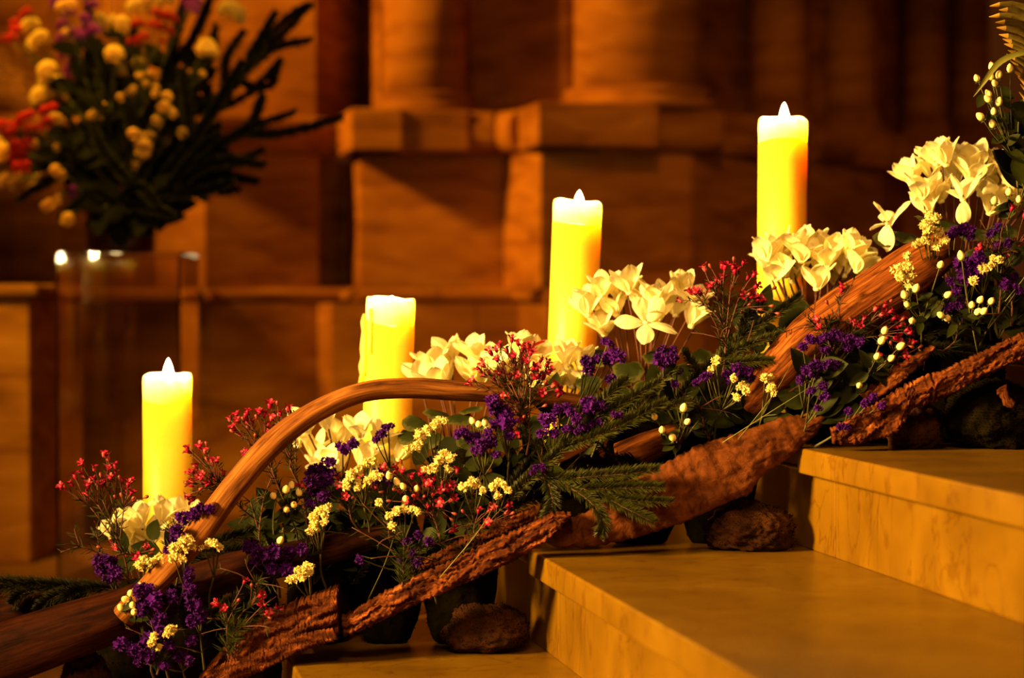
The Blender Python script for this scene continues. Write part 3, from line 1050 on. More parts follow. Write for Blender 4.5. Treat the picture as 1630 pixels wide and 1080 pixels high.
def cyclamen(potpx, Ypot, zb, flowers, leaves, label, seed, pot_h=0.135, pot_r=0.056, special=None, reds=(), auto_leaves=10, leaf_py=None):
    rnd = random.Random(seed)
    pos = Vector((X_at(potpx, Ypot), Ypot, zb))
    root = empty('potted_cyclamen', pos, label, 'plant', 'white cyclamen in pots on the steps')
    pt = MB()
    r = pot_r
    pt.lathe([(r * 0.70, 0.0), (r * 0.72, 0.004), (r * 0.90, pot_h * 0.72), (r * 0.90, pot_h * 0.74), (r * 1.0, pot_h * 0.75), (r * 1.02, pot_h - 0.003), (r * 0.98, pot_h), (r * 0.90, pot_h), (r * 0.87, pot_h - 0.012)], 28)
    pt.build('pot', M['terracotta'], root)
    so = MB()
    so.lathe([(r * 0.86, pot_h - 0.016), (r * 0.86, pot_h - 0.012), (r * 0.4, pot_h - 0.008), (0.001, pot_h - 0.006)], 20)
    so.build('soil', M['soil'], root)
    crown = pos + Vector((0, 0, pot_h - 0.006))
    cx = sum(f_[0] for f_ in flowers) / len(flowers)
    for k, f_ in enumerate(flowers):
        Yf = f_[2] if len(f_) > 2 and f_[2] else Ypot + rnd.uniform(-0.055, 0.03)
        sz = f_[3] if len(f_) > 3 else 1.02
        p = at(f_[0], f_[1] + 20, Yf)
        dx = (f_[0] - cx) / 90.0
        ax = Vector((0.35 * dx + rnd.uniform(-0.22, 0.22), rnd.uniform(-0.45, 0.10), 1.0))
        base = crown + Vector((rnd.uniform(-.02, .02), rnd.uniform(-.02, .02), 0))
        cyc_flower(root, pos, p, ax, rnd, base, sz, red=(k in reds))
    if special:
        for (px, py, Yf, ax, lean, ang, sz) in special:
            cyc_flower(root, pos, at(px, py, Yf), Vector(ax), rnd, crown, sz, lean=lean, angles=ang)
    for (px, py, Yl, ddx, ddz, sz) in leaves:
        cyc_leaf(root, pos, at(px, py, Yl), Vector((ddx, -0.5, ddz)), sz, rnd, crown)
    for k in range(auto_leaves):
        a = 2 * PI * k / auto_leaves + rnd.uniform(-0.2, 0.2)
        rr = rnd.uniform(0.035, 0.075)
        b = crown + Vector((math.cos(a) * rr, math.sin(a) * rr * 0.8, rnd.uniform(0.045, 0.10)))
        cyc_leaf(root, pos, b, Vector((math.cos(a), math.sin(a), rnd.uniform(-0.7, 0.1))), rnd.uniform(0.026, 0.036), rnd, crown)
    return root


YP = 3.645
cyclamen(240, YP, ZF, [(195, 838), (226, 818), (258, 812), (288, 832), (242, 846), (208, 862), (300, 818), (270, 858), (222, 872), (312, 850), (290, 872)], [],
         'white cyclamen at the foot of the lowest candle, leftmost potted plant', 31, auto_leaves=12)
cyclamen(560, YP, 0.0, [(490, 668), (520, 660), (500, 708), (540, 690), (572, 678), (602, 690), (540, 728), (600, 735), (635, 712), (515, 735), (575, 720), (475, 690)], [],
         'white cyclamen under the driftwood arch in front of the dripping candle', 32, auto_leaves=12)
cyclamen(735, YP + 0.01, 0.0, [(690, 572), (722, 555), (756, 552), (712, 588), (752, 588), (785, 578), (828, 548, 3.58), (800, 592), (848, 596, 3.57), (700, 598), (765, 600), (845, 560, 3.60), (675, 590)],
         [(668, 668, 3.60, -0.8, -0.3, 0.034), (700, 655, 3.60, -0.3, -0.1, 0.032), (730, 660, 3.58, 0.1, -0.2, 0.034), (690, 690, 3.57, -0.6, -0.7, 0.032), (745, 650, 3.60, 0.3, 0.0, 0.030), (765, 668, 3.58, 0.6, -0.3, 0.030),
          (655, 690, 3.60, -0.9, -0.6, 0.028), (715, 700, 3.56, -0.1, -0.9, 0.036), (745, 690, 3.56, 0.2, -0.8, 0.032)],
         'white cyclamen with one red petal behind the top of the driftwood arch', 33, pot_h=0.15, reds=(6,), auto_leaves=6)
cyclamen(893, YP + 0.0, 0.165, [(902, 560, 3.60), (885, 602, 3.60), (924, 566, 3.60), (868, 590, 3.60), (910, 596, 3.60)], [], 'small white cyclamen at the foot of the leaning candle', 34, pot_h=0.12, pot_r=0.045, auto_leaves=7)
cyclamen(1020, YP, 0.165, [(936, 482), (962, 452), (1002, 446), (982, 482), (1018, 468), (1040, 496), (1083, 452), (1102, 470), (962, 512), (1076, 482), (950, 470), (990, 460), (1060, 470), (1045, 470, 3.58), (1100, 500)],
         [(960, 560, 3.60, -0.4, -0.5, 0.034), (1000, 580, 3.58, 0.0, -0.8, 0.036), (1040, 560, 3.60, 0.3, -0.4, 0.032), (1080, 585, 3.58, 0.5, -0.7, 0.034), (940, 600, 3.57, -0.5, -0.8, 0.032), (985, 620, 3.56, -0.1, -0.9, 0.032), (1110, 560, 3.58, 0.7, -0.5, 0.030),
          (1030, 610, 3.56, 0.2, -0.9, 0.034)],
         'full white cyclamen right of the leaning candle, mid arrangement', 35,
         special=[(1028, 515, 3.56, (0.1, -0.6, 0.75), [25, 30, 80, 85, 78], [0.3, -0.7, 1.7, 3.1, 4.4], 0.95)])
cyclamen(1290, YP, 0.331, [(1222, 395), (1250, 384), (1276, 396), (1236, 425), (1262, 428), (1320, 392), (1350, 388), (1328, 430), (1300, 440), (1364, 412), (1285, 384), (1240, 400), (1262, 405), (1310, 420), (1345, 420), (1230, 405), (1270, 382), (1335, 402), (1358, 398), (1250, 420), (1315, 405)],
         [(1230, 478, 3.58, -0.6, -0.5, 0.032), (1265, 480, 3.57, 0.0, -0.5, 0.034), (1300, 485, 3.58, 0.4, -0.5, 0.032)],
         'white cyclamen at the foot of the tallest candle beside the trunk', 36, pot_h=0.12, pot_r=0.05, auto_leaves=8)
cyclamen(1530, YP, 0.331, [(1456, 272), (1482, 262), (1506, 242), (1520, 276), (1498, 300), (1545, 270), (1576, 258), (1600, 270), (1590, 300), (1620, 292), (1470, 295), (1560, 290), (1610, 250), (1480, 320), (1630, 262), (1575, 320), (1618, 315), (1552, 248), (1528, 252), (1598, 320), (1640, 300), (1490, 240)],
         [(1420, 375, 3.60, -0.9, -0.3, 0.036), (1445, 372, 3.60, -0.4, -0.2, 0.032), (1500, 352, 3.58, 0.0, -0.2, 0.036), (1540, 365, 3.57, 0.4, -0.3, 0.036), (1480, 350, 3.58, -0.5, 0.1, 0.030), (1590, 360, 3.56, 0.3, -0.5, 0.038),
          (1620, 385, 3.55, 0.5, -0.6, 0.036), (1560, 400, 3.56, 0.0, -0.8, 0.036)],
         'topmost white cyclamen in the upper right, above the trunk', 37, pot_h=0.17, pot_r=0.055,
         special=[(1415, 358, 3.58, (-0.05, -0.35, 0.9), [16, 26, 160, 70, 105], [PI / 2, -PI / 2, PI * 0.80, 0.0, 0.5], 1.05),
                  (1533, 318, 3.55, (0.0, -0.35, 0.9), [14, 18, 160, 80, 50], [PI / 2, -PI / 2, PI, 0.2, -0.4], 0.95)], auto_leaves=8)

# ------------------------------------------------------------------ cut flowers
FLOOR_Z = [(0.886, 0.496), (0.456, 0.331), (0.0255, 0.165), (-0.36, 0.0)]


def waxflower_mesh(seed):
    """A small open cup: five round petals round a darker centre, facing +Z."""
    rnd = random.Random(seed)
    m_ = MB()
    R = 0.0062
    for k in range(5):
        a = 2 * PI * k / 5 + rnd.uniform(-.1, .1)
        lift = rnd.uniform(0.2, 0.75)
        v, f = [(math.cos(a) * 0.0018, math.sin(a) * 0.0018, 0.0)], []
        for j in range(7):
            b = a + (j / 6 - 0.5) * 1.15
            rr = R * (0.62 + 0.38 * math.sin(PI * j / 6))
            v.append((math.cos(b) * rr, math.sin(b) * rr, rr * lift))
        f = [(0, j, j + 1) for j in range(1, 7)]
        m_.add(v, f, 0)
    m_.lathe([(0.0006, -0.0068), (0.0022, -0.0045), (0.0027, -0.001), (0.0024, 0.0012), (0.0012, 0.0008), (0.0003, 0.0018)], 8, 1)
    return m_.mesh('flower', [M['wax_red'], M['wax_red'] if seed % 6 else M['wax_pink']])


WAXF = [waxflower_mesh(k) for k in range(6)]
_b = MB()
_b.lathe([(0.0004, -0.006), (0.0018, -0.003), (0.0029, 0.0), (0.0024, 0.003), (0.0006, 0.0042)], 8)
BUD = _b.mesh('bud', [M['bud']])


def needles_on(m_, path, rnd, n, ln, mat, w_=0.0007, spread=0.9):
    for _ in range(n):
        u = rnd.uniform(0.05, 1)
        i = min(len(path) - 2, int(u * (len(path) - 1)))
        p = path[i].lerp(path[i + 1], rnd.random())
        t = (path[i + 1] - path[i]).normalized()
        r = t.orthogonal().normalized()
        r.rotate(Quaternion(t, rnd.uniform(0, 2 * PI)))
        d = (t * rnd.uniform(0.5, 1.1) + r * spread).normalized()
        l = ln * rnd.uniform(0.6, 1.1)
        s = d.cross(Vector((0, 1, 0.2))).normalized() * w_
        q = p + d * l
        bow = t * (l * 0.10)
        m_.add([p - s * 0.7, p + s * 0.7, p + d * l * 0.55 + s - bow * .3, p + d * l * 0.55 - s - bow * .3, q], [(0, 1, 2, 3), (3, 2, 4)], mat)


def waxflower(base, heads, label, seed, Y=3.38, buds=4, needle=26, node=None, cat='flower', name='waxflower_sprig', spread=0.03, nl=0.018):
    """base (px,py,Y), heads: list of (px,py[,Y]) one per flower."""
    rnd = random.Random(seed)
    b = at(base[0], base[1], base[2])
    root = empty(name, b, label, cat, 'red waxflower sprigs among the greenery' if name == 'waxflower_sprig' else 'flowerless needle-leaved sprigs')
    if name == 'waxflower_sprig':
        heads = list(heads) + [(h[0] + rnd.uniform(-11, 11), h[1] + rnd.uniform(-7, 12)) for h in heads if rnd.random() < 0.55]
    pts = [at(h[0], h[1], h[2] if len(h) > 2 else Y + rnd.uniform(-spread, spread)) for h in heads]
    cen = sum(pts, Vector()) / len(pts)
    nd = at(node[0], node[1], Y) if node else b.lerp(cen, 0.62)
    st, lf = MB(), MB()
    side = (cen - b).cross(Vector((0, 1, 0))).normalized() * rnd.uniform(-0.012, 0.012)
    main = smooth_path([Vector(), (nd - b) * 0.5 + side, nd - b], 12)
    st.tube(main, interp([0.0019, 0.0013], 12), 5)
    needles_on(lf, main, rnd, needle, nl, 0)
    # sub-branches by clustering the heads
    k = max(1, round(len(pts) / 4))
    order = sorted(range(len(pts)), key=lambda i: math.atan2(pts[i].z - nd.z, pts[i].x - nd.x))
    for c in range(k):
        idx = order[c * len(pts) // k:(c + 1) * len(pts) // k]
        if not idx:
            continue
        cc = sum((pts[i] for i in idx), Vector()) / len(idx)
        fork = nd.lerp(cc, 0.58)
        s0 = b + main[rnd.randrange(6, 12)]
        br = smooth_path([s0 - b, s0.lerp(fork, 0.5) - b + Vector((0, 0, 0.004)), fork - b], 7)
        st.tube(br, interp([0.0012, 0.0009], 7), 4)
        needles_on(lf, br, rnd, max(8, needle // 2), nl, 0)
        for i in idx:
            tw = [fork - b, fork.lerp(pts[i], 0.55) - b + Vector((rnd.uniform(-.004, .004), 0, 0.002)), pts[i] - b]
            st.tube(smooth_path(tw, 5), interp([0.0009, 0.0006], 5), 4)
            if needle:
                needles_on(lf, smooth_path(tw, 5), rnd, 6, nl * 0.8, 0)
            if name == 'waxflower_sprig':
                fo = link('flower', WAXF[rnd.randrange(6)], root)
                dr = (pts[i] - fork).normalized() + Vector((rnd.uniform(-.4, .4), rnd.uniform(-.75, -0.05), rnd.uniform(0, .5)))
                fo.matrix_local = Matrix.Translation(pts[i] - b) @ Vector((0, 0, 1)).rotation_difference(dr.normalized()).to_matrix().to_4x4() @ Matrix.Scale(rnd.uniform(1.05, 1.45), 4)
        for _ in range(buds if c == 0 else 1):
            if name != 'waxflower_sprig':
                break
            q = cc + Vector((rnd.uniform(-.03, .03), rnd.uniform(-.02, .02), rnd.uniform(-.025, .025)))
            st.tube([fork - b, q - b], [0.0007, 0.0005], 4)
            bo = link('bud', BUD, root)
            bo.matrix_local = Matrix.Translation(q - b) @ Vector((0, 0, 1)).rotation_difference((q - fork).normalized()).to_matrix().to_4x4()
    st.build('stem', [M['stem_red']], root)
    tag(lf.build('needle_leaves', [M['leaf']], root), kind='stuff')
    return root


W = waxflower
W((205, 930, 3.40), [(102, 778), (118, 757), (130, 738), (150, 744), (148, 762), (165, 722), (175, 760), (183, 740), (195, 764), (210, 784), (140, 772), (128, 752), (160, 770), (184, 752), (112, 768), (136, 785), (204, 770), (172, 745)],
  'tall red waxflower sprig reaching out left of the lowest candle', 41, node=(185, 855), needle=40, buds=6)
W((230, 915, 3.37), [(184, 872), (236, 871), (217, 886), (178, 890), (176, 862)], 'few red waxflowers low in front of the leftmost cyclamen', 42, needle=30)
W((205, 925, 3.42), [(100, 868), (118, 842), (150, 830), (96, 880), (175, 838), (135, 850)], 'needle-leaved sprig with bare tips at the far left of the flowers', 43, needle=34, name='needle_sprig', cat='greenery', nl=0.022)
W((262, 915, 3.42), [(268, 835), (282, 828), (255, 845), (290, 840)], 'upright feathery needle-leaved sprig in front of the leftmost cyclamen petals', 44, needle=30, name='needle_sprig', cat='greenery', nl=0.022)
W((425, 838, 3.42), [(298, 718), (326, 717), (345, 733), (300, 752), (318, 760), (332, 768), (356, 752), (297, 790), (303, 765), (340, 757), (312, 742)], 'red waxflower sprig leaning left just right of the lowest candle', 45, node=(368, 795), needle=40)
W((470, 830, 3.42), [(364, 666), (376, 660), (394, 654), (370, 680), (402, 672), (382, 690), (390, 664), (412, 655), (425, 690), (405, 715), (390, 720), (420, 722)], 'red waxflower sprig standing against the dark wall left of the arch', 46, node=(432, 745), needle=40)
W((490, 835, 3.40), [(431, 642), (445, 657), (461, 655), (432, 665), (470, 660), (481, 670), (441, 695), (466, 682), (455, 672), (450, 700), (436, 680), (486, 660), (460, 708)], 'red waxflower sprig crossing the rising part of the arched branch', 47, node=(462, 745), needle=34)
W((838, 725, 3.34), [(768, 580), (780, 560), (795, 548), (806, 556), (815, 570), (832, 552), (824, 545), (846, 560), (838, 575), (855, 585), (862, 572), (872, 578), (790, 572), (778, 592), (800, 590), (812, 598), (826, 600), (850, 600),
                     (866, 598), (875, 590), (745, 610), (752, 604), (786, 600), (820, 582), (840, 590), (802, 612), (883, 612), (890, 620), (862, 625), (822, 640), (806, 632), (829, 668), (822, 690), (842, 556), (830, 562)],
  'largest red waxflower bunch in front of the end of the arched branch', 48, node=(828, 650), needle=30, Y=3.36)
W((700, 860, 3.35), [(612, 748), (628, 752), (640, 750), (655, 758), (668, 754), (650, 770), (665, 775), (680, 770), (690, 762), (660, 790), (675, 795), (690, 785), (648, 798), (700, 780), (712, 778), (720, 795), (640, 782), (700, 800), (683, 808), (728, 748)],
  'dense dark red waxflower bunch above the narrow bark strip', 49, node=(684, 815), needle=40, Y=3.35)
W((735, 895, 3.34), [(784, 808), (810, 804), (725, 838), (776, 832), (762, 812)], 'open red waxflowers hanging right below the cream statice pair', 50, needle=30, Y=3.34)
W((575, 850, 3.37), [(541, 778), (550, 790), (572, 760), (537, 758), (597, 772), (470, 772), (513, 765)], 'scattered single red waxflowers mid-way under the arch', 51, needle=40, Y=3.37)
W((1150, 600, 3.40), [(1120, 425), (1150, 421), (1184, 417), (1192, 440), (1150, 440), (1113, 465), (1205, 455), (1170, 430), (1215, 478), (1140, 445), (1164, 455), (1130, 455), (1182, 470), (1198, 470), (1080, 478), (1096, 462)],
  'airy red waxflower sprig standing between two white cyclamens near the top candle', 52, node=(1150, 510), needle=60, buds=10, Y=3.42)
W((1255, 625, 3.36), [(1395, 490), (1410, 485), (1420, 495), (1430, 510), (1440, 505), (1376, 506), (1425, 520), (1405, 500), (1360, 515), (1340, 455), (1300, 508), (1450, 530), (1428, 538)], 'red waxflower sprig lying across the reddish trunk', 53, node=(1345, 545), needle=60)
W((372, 1050, 3.28), [(390, 925), (415, 945), (425, 975), (416, 958), (345, 962), (357, 968), (440, 968)], 'small red waxflower sprig low beside the rough bark chunk', 54, node=(375, 985), needle=60, Y=3.29)
W((1590, 500, 3.38), [(1627, 386), (1600, 405), (1632, 340), (1612, 330), (1560, 395)], 'thin waxflower stem with one red bloom at the right edge', 55, needle=30)
W((1390, 600, 3.36), [(1400, 568), (1412, 577), (1440, 560), (1430, 585), (1455, 545)], 'tiny dark red waxflowers beside the bark splinter', 56, needle=24)
W((660, 930, 3.33), [(575, 800), (610, 830), (640, 845), (700, 850), (730, 870), (600, 870), (760, 850)], 'loose thin-leaved sprig filling the shade below the red bunch', 57, name='needle_sprig', cat='greenery', needle=70, Y=3.33, nl=0.024)
W((640, 935, 3.31), [(560, 840), (590, 890), (690, 890), (720, 900), (650, 868)], 'thin-leaved sprig just above the long ridged bark strip', 58, name='needle_sprig', cat='greenery', needle=70, Y=3.32, nl=0.026)
W((365, 1050, 3.27), [(330, 985), (350, 960), (400, 1000), (430, 1000), (320, 1010), (380, 960), (440, 950), (360, 1010)], 'thin-leaved sprig hanging over the left end of the bark chunk', 59, name='needle_sprig', cat='greenery', needle=80, Y=3.27, nl=0.024)
W((430, 900, 3.38), [(345, 760), (395, 800), (440, 740), (380, 835), (455, 720), (420, 790)], 'dark bare twig sprig seen under the rising arch', 60, name='needle_sprig', cat='greenery', needle=50, Y=3.40, nl=0.02)
W((870, 760, 3.34), [(820, 640), (842, 690), (905, 690), (920, 645), (770, 700), (800, 725)], 'needle-leaved sprig under the large red waxflower bunch', 61, name='needle_sprig', cat='greenery', needle=60, Y=3.36, nl=0.022)
W((1330, 590, 3.36), [(1280, 505), (1300, 470), (1250, 530), (1340, 480), (1360, 445), (1290, 550)], 'wiry needle-leaved sprig spread over the trunk face', 62, name='needle_sprig', cat='greenery', needle=60, Y=3.365, nl=0.022)

for k, (ba, tips, Yk, lab) in enumerate((
        ((470, 900, 3.40), [(480, 800), (520, 820), (440, 850), (500, 870), (550, 850)], 3.38, 'thin-leaved sprig between the cream comb and the pale berries'),
        ((620, 860, 3.38), [(590, 800), (640, 770), (560, 810), (660, 820)], 3.37, 'thin-leaved sprig left of the dense dark red bunch'),
        ((740, 850, 3.38), [(700, 760), (740, 790), (770, 740), (800, 780), (760, 810)], 3.36, 'thin-leaved sprig right of the dense dark red bunch'),
        ((1000, 760, 3.40), [(900, 690), (950, 700), (1000, 640), (880, 720)], 3.38, 'thin-leaved sprig over the split orange wood'),
        ((1130, 700, 3.40), [(1080, 620), (1110, 640), (1150, 630), (1050, 650), (1170, 660)], 3.38, 'thin-leaved sprig right of the small fir tip'),
        ((1180, 640, 3.42), [(1130, 500), (1160, 520), (1200, 510), (1100, 530), (1180, 560), (1220, 540)], 3.40, 'bushy thin-leaved sprig under the airy red waxflowers'),
        ((1500, 560, 3.38), [(1480, 480), (1520, 500), (1560, 520), (1600, 500), (1540, 470)], 3.37, 'thin-leaved sprig among the berries at the right'),
        ((250, 1075, 3.27), [(200, 1000), (240, 990), (290, 1000), (320, 1040), (220, 1050)], 3.275, 'thin-leaved sprig among the lowest purple statice'),
        ((400, 960, 3.30), [(350, 905), (390, 890), (430, 920), (460, 940), (420, 960)], 3.30, 'thin-leaved sprig over the driftwood log middle'),
        ((1610, 520, 3.38), [(1570, 380), (1600, 350), (1625, 400), (1590, 430), (1560, 350)], 3.39, 'tall thin-leaved sprig at the right edge before the cyclamen'))):
    W(ba, tips, lab, 440 + k, name='needle_sprig', cat='greenery', needle=60, Y=Yk, nl=0.022)


def floret_into(m_, p, d, r, rnd, mat=0):
    """One papery statice floret: a short funnel with a deeply ruffled rim."""
    q = Vector((0, 0, 1)).rotation_difference(d.normalized())
    n = 8
    v = []
    for k in range(n):
        a = 2 * PI * k / n
        v.append(p + q @ Vector((math.cos(a) * r * 0.22, math.sin(a) * r * 0.22, -r * 1.0)))
    for k in range(n):
        a = 2 * PI * k / n + rnd.uniform(-.15, .15)
        rr = r * (1.15 if k % 2 else 0.72) * rnd.uniform(0.8, 1.2)
        v.append(p + q @ Vector((math.cos(a) * rr, math.sin(a) * rr, (0.35 if k % 2 else -0.15) * r + rnd.uniform(-0.15, 0.2) * r)))
    v.append(p + q @ Vector((0, 0, -r * 0.55)))
    f, = [[]]
    for k in range(n):
        k2 = (k + 1) % n
        f.append((k, k2, n + k2, n + k))
        f.append((n + k, n + k2, 2 * n))
    m_.add(v, f, mat)


def cluster_mesh(seed, mat, cnt, r):
    """An uneven clump of florets about a unit ball, crowded on its upper side."""
    rnd = random.Random(seed)
    m_ = MB()
    lob = [Vector((rnd.uniform(-.5, .5), rnd.uniform(-.3, .3), rnd.uniform(-.35, .45))) for _ in range(4)]
    for k in range(cnt):
        z = 1 - 2 * (k + 0.5) / cnt
        a = k * 2.39996 + rnd.uniform(-.5, .5)
        s = math.sqrt(1 - z * z)
        d = Vector((s * math.cos(a), s * math.sin(a), z))
        o = lob[k % 4]
        floret_into(m_, o + d * rnd.uniform(0.40, 0.85), d + o * 0.5 + Vector((rnd.uniform(-.4, .4), rnd.uniform(-.5, .2), 0.3)), r * rnd.uniform(0.75, 1.3), rnd)
    return m_.mesh('flower_cluster', [mat], smooth=False)


CL_PURPLE = [cluster_mesh(k, M['purple'], 40, 0.34) for k in range(6)]
CL_CREAM = [cluster_mesh(20 + k, M['cream'], 36, 0.38) for k in range(6)]


def statice(base, clusters, label, seed, colour='purple', Y=3.36, wing=True):
    """clusters: (px, py, half width px, half height px[, Y])"""
    rnd = random.Random(seed)
    b = at(base[0] + 6, base[1] + 22, base[2] if len(base) > 2 else Y + 0.10)
    root = empty('statice_stem', b, label, 'flower', ('purple' if colour == 'purple' else 'cream') + ' statice stems')
    bank = CL_PURPLE if colour == 'purple' else CL_CREAM
    pts = [at(c[0], c[1], c[4] if len(c) > 4 else Y + rnd.uniform(-0.012, 0.012)) for c in clusters]
    cen = sum(pts, Vector()) / len(pts)
    st = MB()
    fork = b.lerp(cen, 0.6) + Vector((rnd.uniform(-.006, .006), 0.006, -0.006))
    main = smooth_path([Vector(), (fork - b) * 0.5 + Vector((rnd.uniform(-.01, .01), 0.004, 0)), fork - b], 9)
    st.tube(main, interp([0.0022, 0.0016], 9), 5)
    for c, p in zip(clusters, pts):
        st.tube(smooth_path([fork - b, fork.lerp(p, 0.6) - b + Vector((0, 0.006, -0.004)), p - b + Vector((0, 0.003, 0))], 6), interp([0.0015, 0.0009], 6), 4)
        s = Y / F
        # a clump is made of one or two florid balls along its longer side
        n = max(1, round(max(c[2], c[3]) / max(6.0, min(c[2], c[3])) + 0.2))
        for k in range(n):
            off = (k - (n - 1) / 2) / n * 2
            dx = off * c[2] * s if c[2] > c[3] else rnd.uniform(-2, 2) * s
            dz = off * c[3] * s if c[3] >= c[2] else rnd.uniform(-2, 2) * s
            rad = min(c[2], c[3]) * s * rnd.uniform(1.0, 1.2)
            o = link('flower_cluster', bank[rnd.randrange(6)], root)
            o.matrix_local = Matrix.Translation(p - b + Vector((dx, rnd.uniform(-.004, .004), dz))) @ Matrix.Rotation(rnd.uniform(0, 6.28), 4, 'Z') @ Matrix.Rotation(rnd.uniform(-.6, .6), 4, 'X') @ Matrix.Diagonal((rad, rad, rad * rnd.uniform(0.85, 1.1), 1))
    st.build('stem', [M['stem_green']], root)
    return root


T = statice
T((190, 965), [(168, 893, 16, 12), (160, 908, 12, 12), (182, 912, 14, 14), (172, 922, 10, 8)], 'purple statice at the far left under the tall red sprig', 71)
T((262, 940), [(326, 811, 12, 9), (308, 816, 12, 10), (292, 826, 12, 11), (283, 842, 11, 12), (276, 860, 11, 11), (268, 878, 9, 8)], 'curved purple statice spray beside the lower end of the arch', 72, Y=3.29)
T((250, 1000), [(228, 940, 16, 12), (245, 955, 18, 16), (225, 968, 12, 14), (252, 985, 14, 12), (275, 950, 12, 12)], 'dim purple statice right of the pale berries low on the left', 73, Y=3.29)
T((240, 1060), [(193, 1025, 14, 12), (215, 1035, 14, 14), (236, 1020, 13, 13), (238, 1045, 12, 12), (255, 1008, 12, 10), (222, 1052, 10, 9)], 'purple statice lowest of all near the bottom left stone', 74, Y=3.27)
T((320, 1050), [(300, 918, 8, 14), (303, 942, 8, 12), (312, 965, 12, 12), (320, 985, 12, 12), (309, 990, 10, 10)], 'upright purple statice under the lower end of the arch', 75, Y=3.28)
T((300, 1075), [(272, 1030, 13, 11), (285, 1045, 12, 12), (305, 1050, 10, 8), (262, 1062, 12, 10), (300, 1020, 8, 10)], 'dark purple statice at the bottom beside the thin-leaved sprig', 76, Y=3.27)
T((440, 930), [(400, 872, 12, 12), (415, 885, 14, 14), (438, 880, 14, 14), (460, 882, 14, 12), (480, 875, 12, 10), (402, 898, 10, 10), (430, 905, 12, 10), (455, 905, 12, 10)], 'wide dark purple statice spread on the driftwood log', 77, Y=3.35)
T((520, 850), [(502, 750, 13, 10), (497, 765, 14, 12), (520, 762, 10, 14), (500, 783, 12, 14), (515, 790, 10, 10), (494, 800, 9, 9)], 'purple statice between berries and cream statice under the arch', 78, Y=3.36)
T((550, 800), [(560, 705, 12, 10), (545, 714, 12, 10), (525, 734, 10, 7)], 'purple statice right under the arch before the white petals', 79, Y=3.35)
T((620, 790), [(618, 680, 10, 8), (606, 690, 10, 8), (597, 700, 7, 7)], 'small purple statice in front of the dripping candle', 80, Y=3.35)
T((625, 830), [(603, 752, 12, 8), (618, 766, 10, 8), (596, 765, 8, 6)], 'little purple statice tuft right of the cream comb', 81, Y=3.36)
T((815, 800), [(784, 640, 14, 12), (795, 655, 16, 14), (808, 672, 14, 14), (790, 676, 8, 10), (812, 692, 12, 10), (800, 660, 10, 12)], 'bold purple statice below the arch near the large red bunch', 82, Y=3.33)
T((780, 800), [(735, 690, 12, 8), (752, 696, 12, 9), (765, 710, 12, 12), (782, 705, 12, 10), (790, 722, 10, 8), (758, 720, 10, 8), (775, 690, 8, 8)], 'purple statice mingled with pale berries left of the red bunch', 83, Y=3.32)
T((850, 800), [(872, 672, 12, 12), (893, 650, 14, 9), (910, 655, 9, 7), (915, 668, 10, 8), (882, 690, 10, 8), (908, 684, 14, 6), (932, 680, 10, 6), (862, 690, 8, 10)], 'flat purple statice under the right end of the arch', 84, Y=3.33)
T((880, 780), [(945, 645, 16, 12), (944, 660, 14, 12), (950, 672, 8, 6)], 'round purple statice head against the tip of the arched branch', 85, Y=3.34)
T((865, 760), [(968, 545, 9, 6), (985, 562, 18, 14), (970, 570, 12, 10), (935, 585, 14, 12), (950, 572, 8, 8), (930, 575, 10, 10)], 'purple statice on long stems below the full white cyclamen', 86, Y=3.38)
T((930, 720), [(973, 602, 10, 8), (980, 614, 12, 10)], 'single purple statice head left of the fir tip', 87, Y=3.37)
T((1080, 680), [(1062, 557, 14, 8), (1060, 570, 13, 10), (1066, 584, 9, 9), (1078, 590, 7, 8), (1072, 612, 7, 7)], 'purple statice directly under the cyclamen with spread petals', 88, Y=3.38)
T((1130, 720), [(1180, 590, 16, 9), (1165, 598, 12, 8), (1190, 600, 8, 8), (1125, 598, 10, 8), (1110, 610, 8, 7)], 'purple statice behind the cream statice in the middle of the upper half', 89, Y=3.37)
T((1230, 700), [(1278, 552, 10, 8), (1300, 542, 12, 9), (1325, 535, 12, 8), (1345, 540, 12, 10), (1352, 552, 9, 9), (1365, 545, 9, 8), (1312, 556, 8, 6)], 'purple statice lying along the foot of the reddish trunk', 90, Y=3.345)
T((1240, 705), [(1285, 590, 12, 10), (1305, 583, 12, 9), (1325, 580, 10, 9), (1272, 605, 7, 9), (1298, 598, 8, 6)], 'middle purple statice of the fan under the trunk', 91, Y=3.335)
T((1240, 710), [(1310, 615, 8, 10), (1313, 632, 9, 9), (1290, 622, 8, 7), (1304, 648, 7, 6)], 'lower purple statice of the fan, above the broad bark slab', 92, Y=3.325)
T((1500, 540), [(1522, 368, 13, 10), (1538, 364, 12, 8), (1512, 380, 8, 7), (1545, 378, 8, 7)], 'purple statice just under the topmost cyclamen', 93, Y=3.39)
T((1530, 550), [(1535, 420, 16, 12), (1555, 425, 18, 14), (1540, 440, 16, 12), (1562, 410, 12, 10), (1512, 450, 8, 10), (1520, 462, 10, 8)], 'large purple statice in the middle of the upper right flowers', 94, Y=3.37)
T((1570, 520), [(1578, 372, 9, 10), (1592, 364, 8, 7), (1590, 392, 9, 10), (1605, 388, 8, 8)], 'pale purple statice by the wiry stems near the right edge', 95, Y=3.385)
T((1560, 570), [(1518, 488, 12, 8), (1530, 480, 8, 7), (1605, 452, 10, 10), (1620, 462, 8, 10), (1615, 440, 8, 7), (1540, 512, 8, 5)], 'dim purple statice around the berries at the right edge', 96, Y=3.37)
T((690, 940), [(648, 862, 8, 8), (668, 852, 9, 8), (685, 860, 9, 7), (655, 880, 7, 7), (642, 890, 8, 8), (660, 895, 8, 9), (572, 890, 8, 10)], 'dim purple statice among thin leaves above the bark strips', 97, Y=3.32)
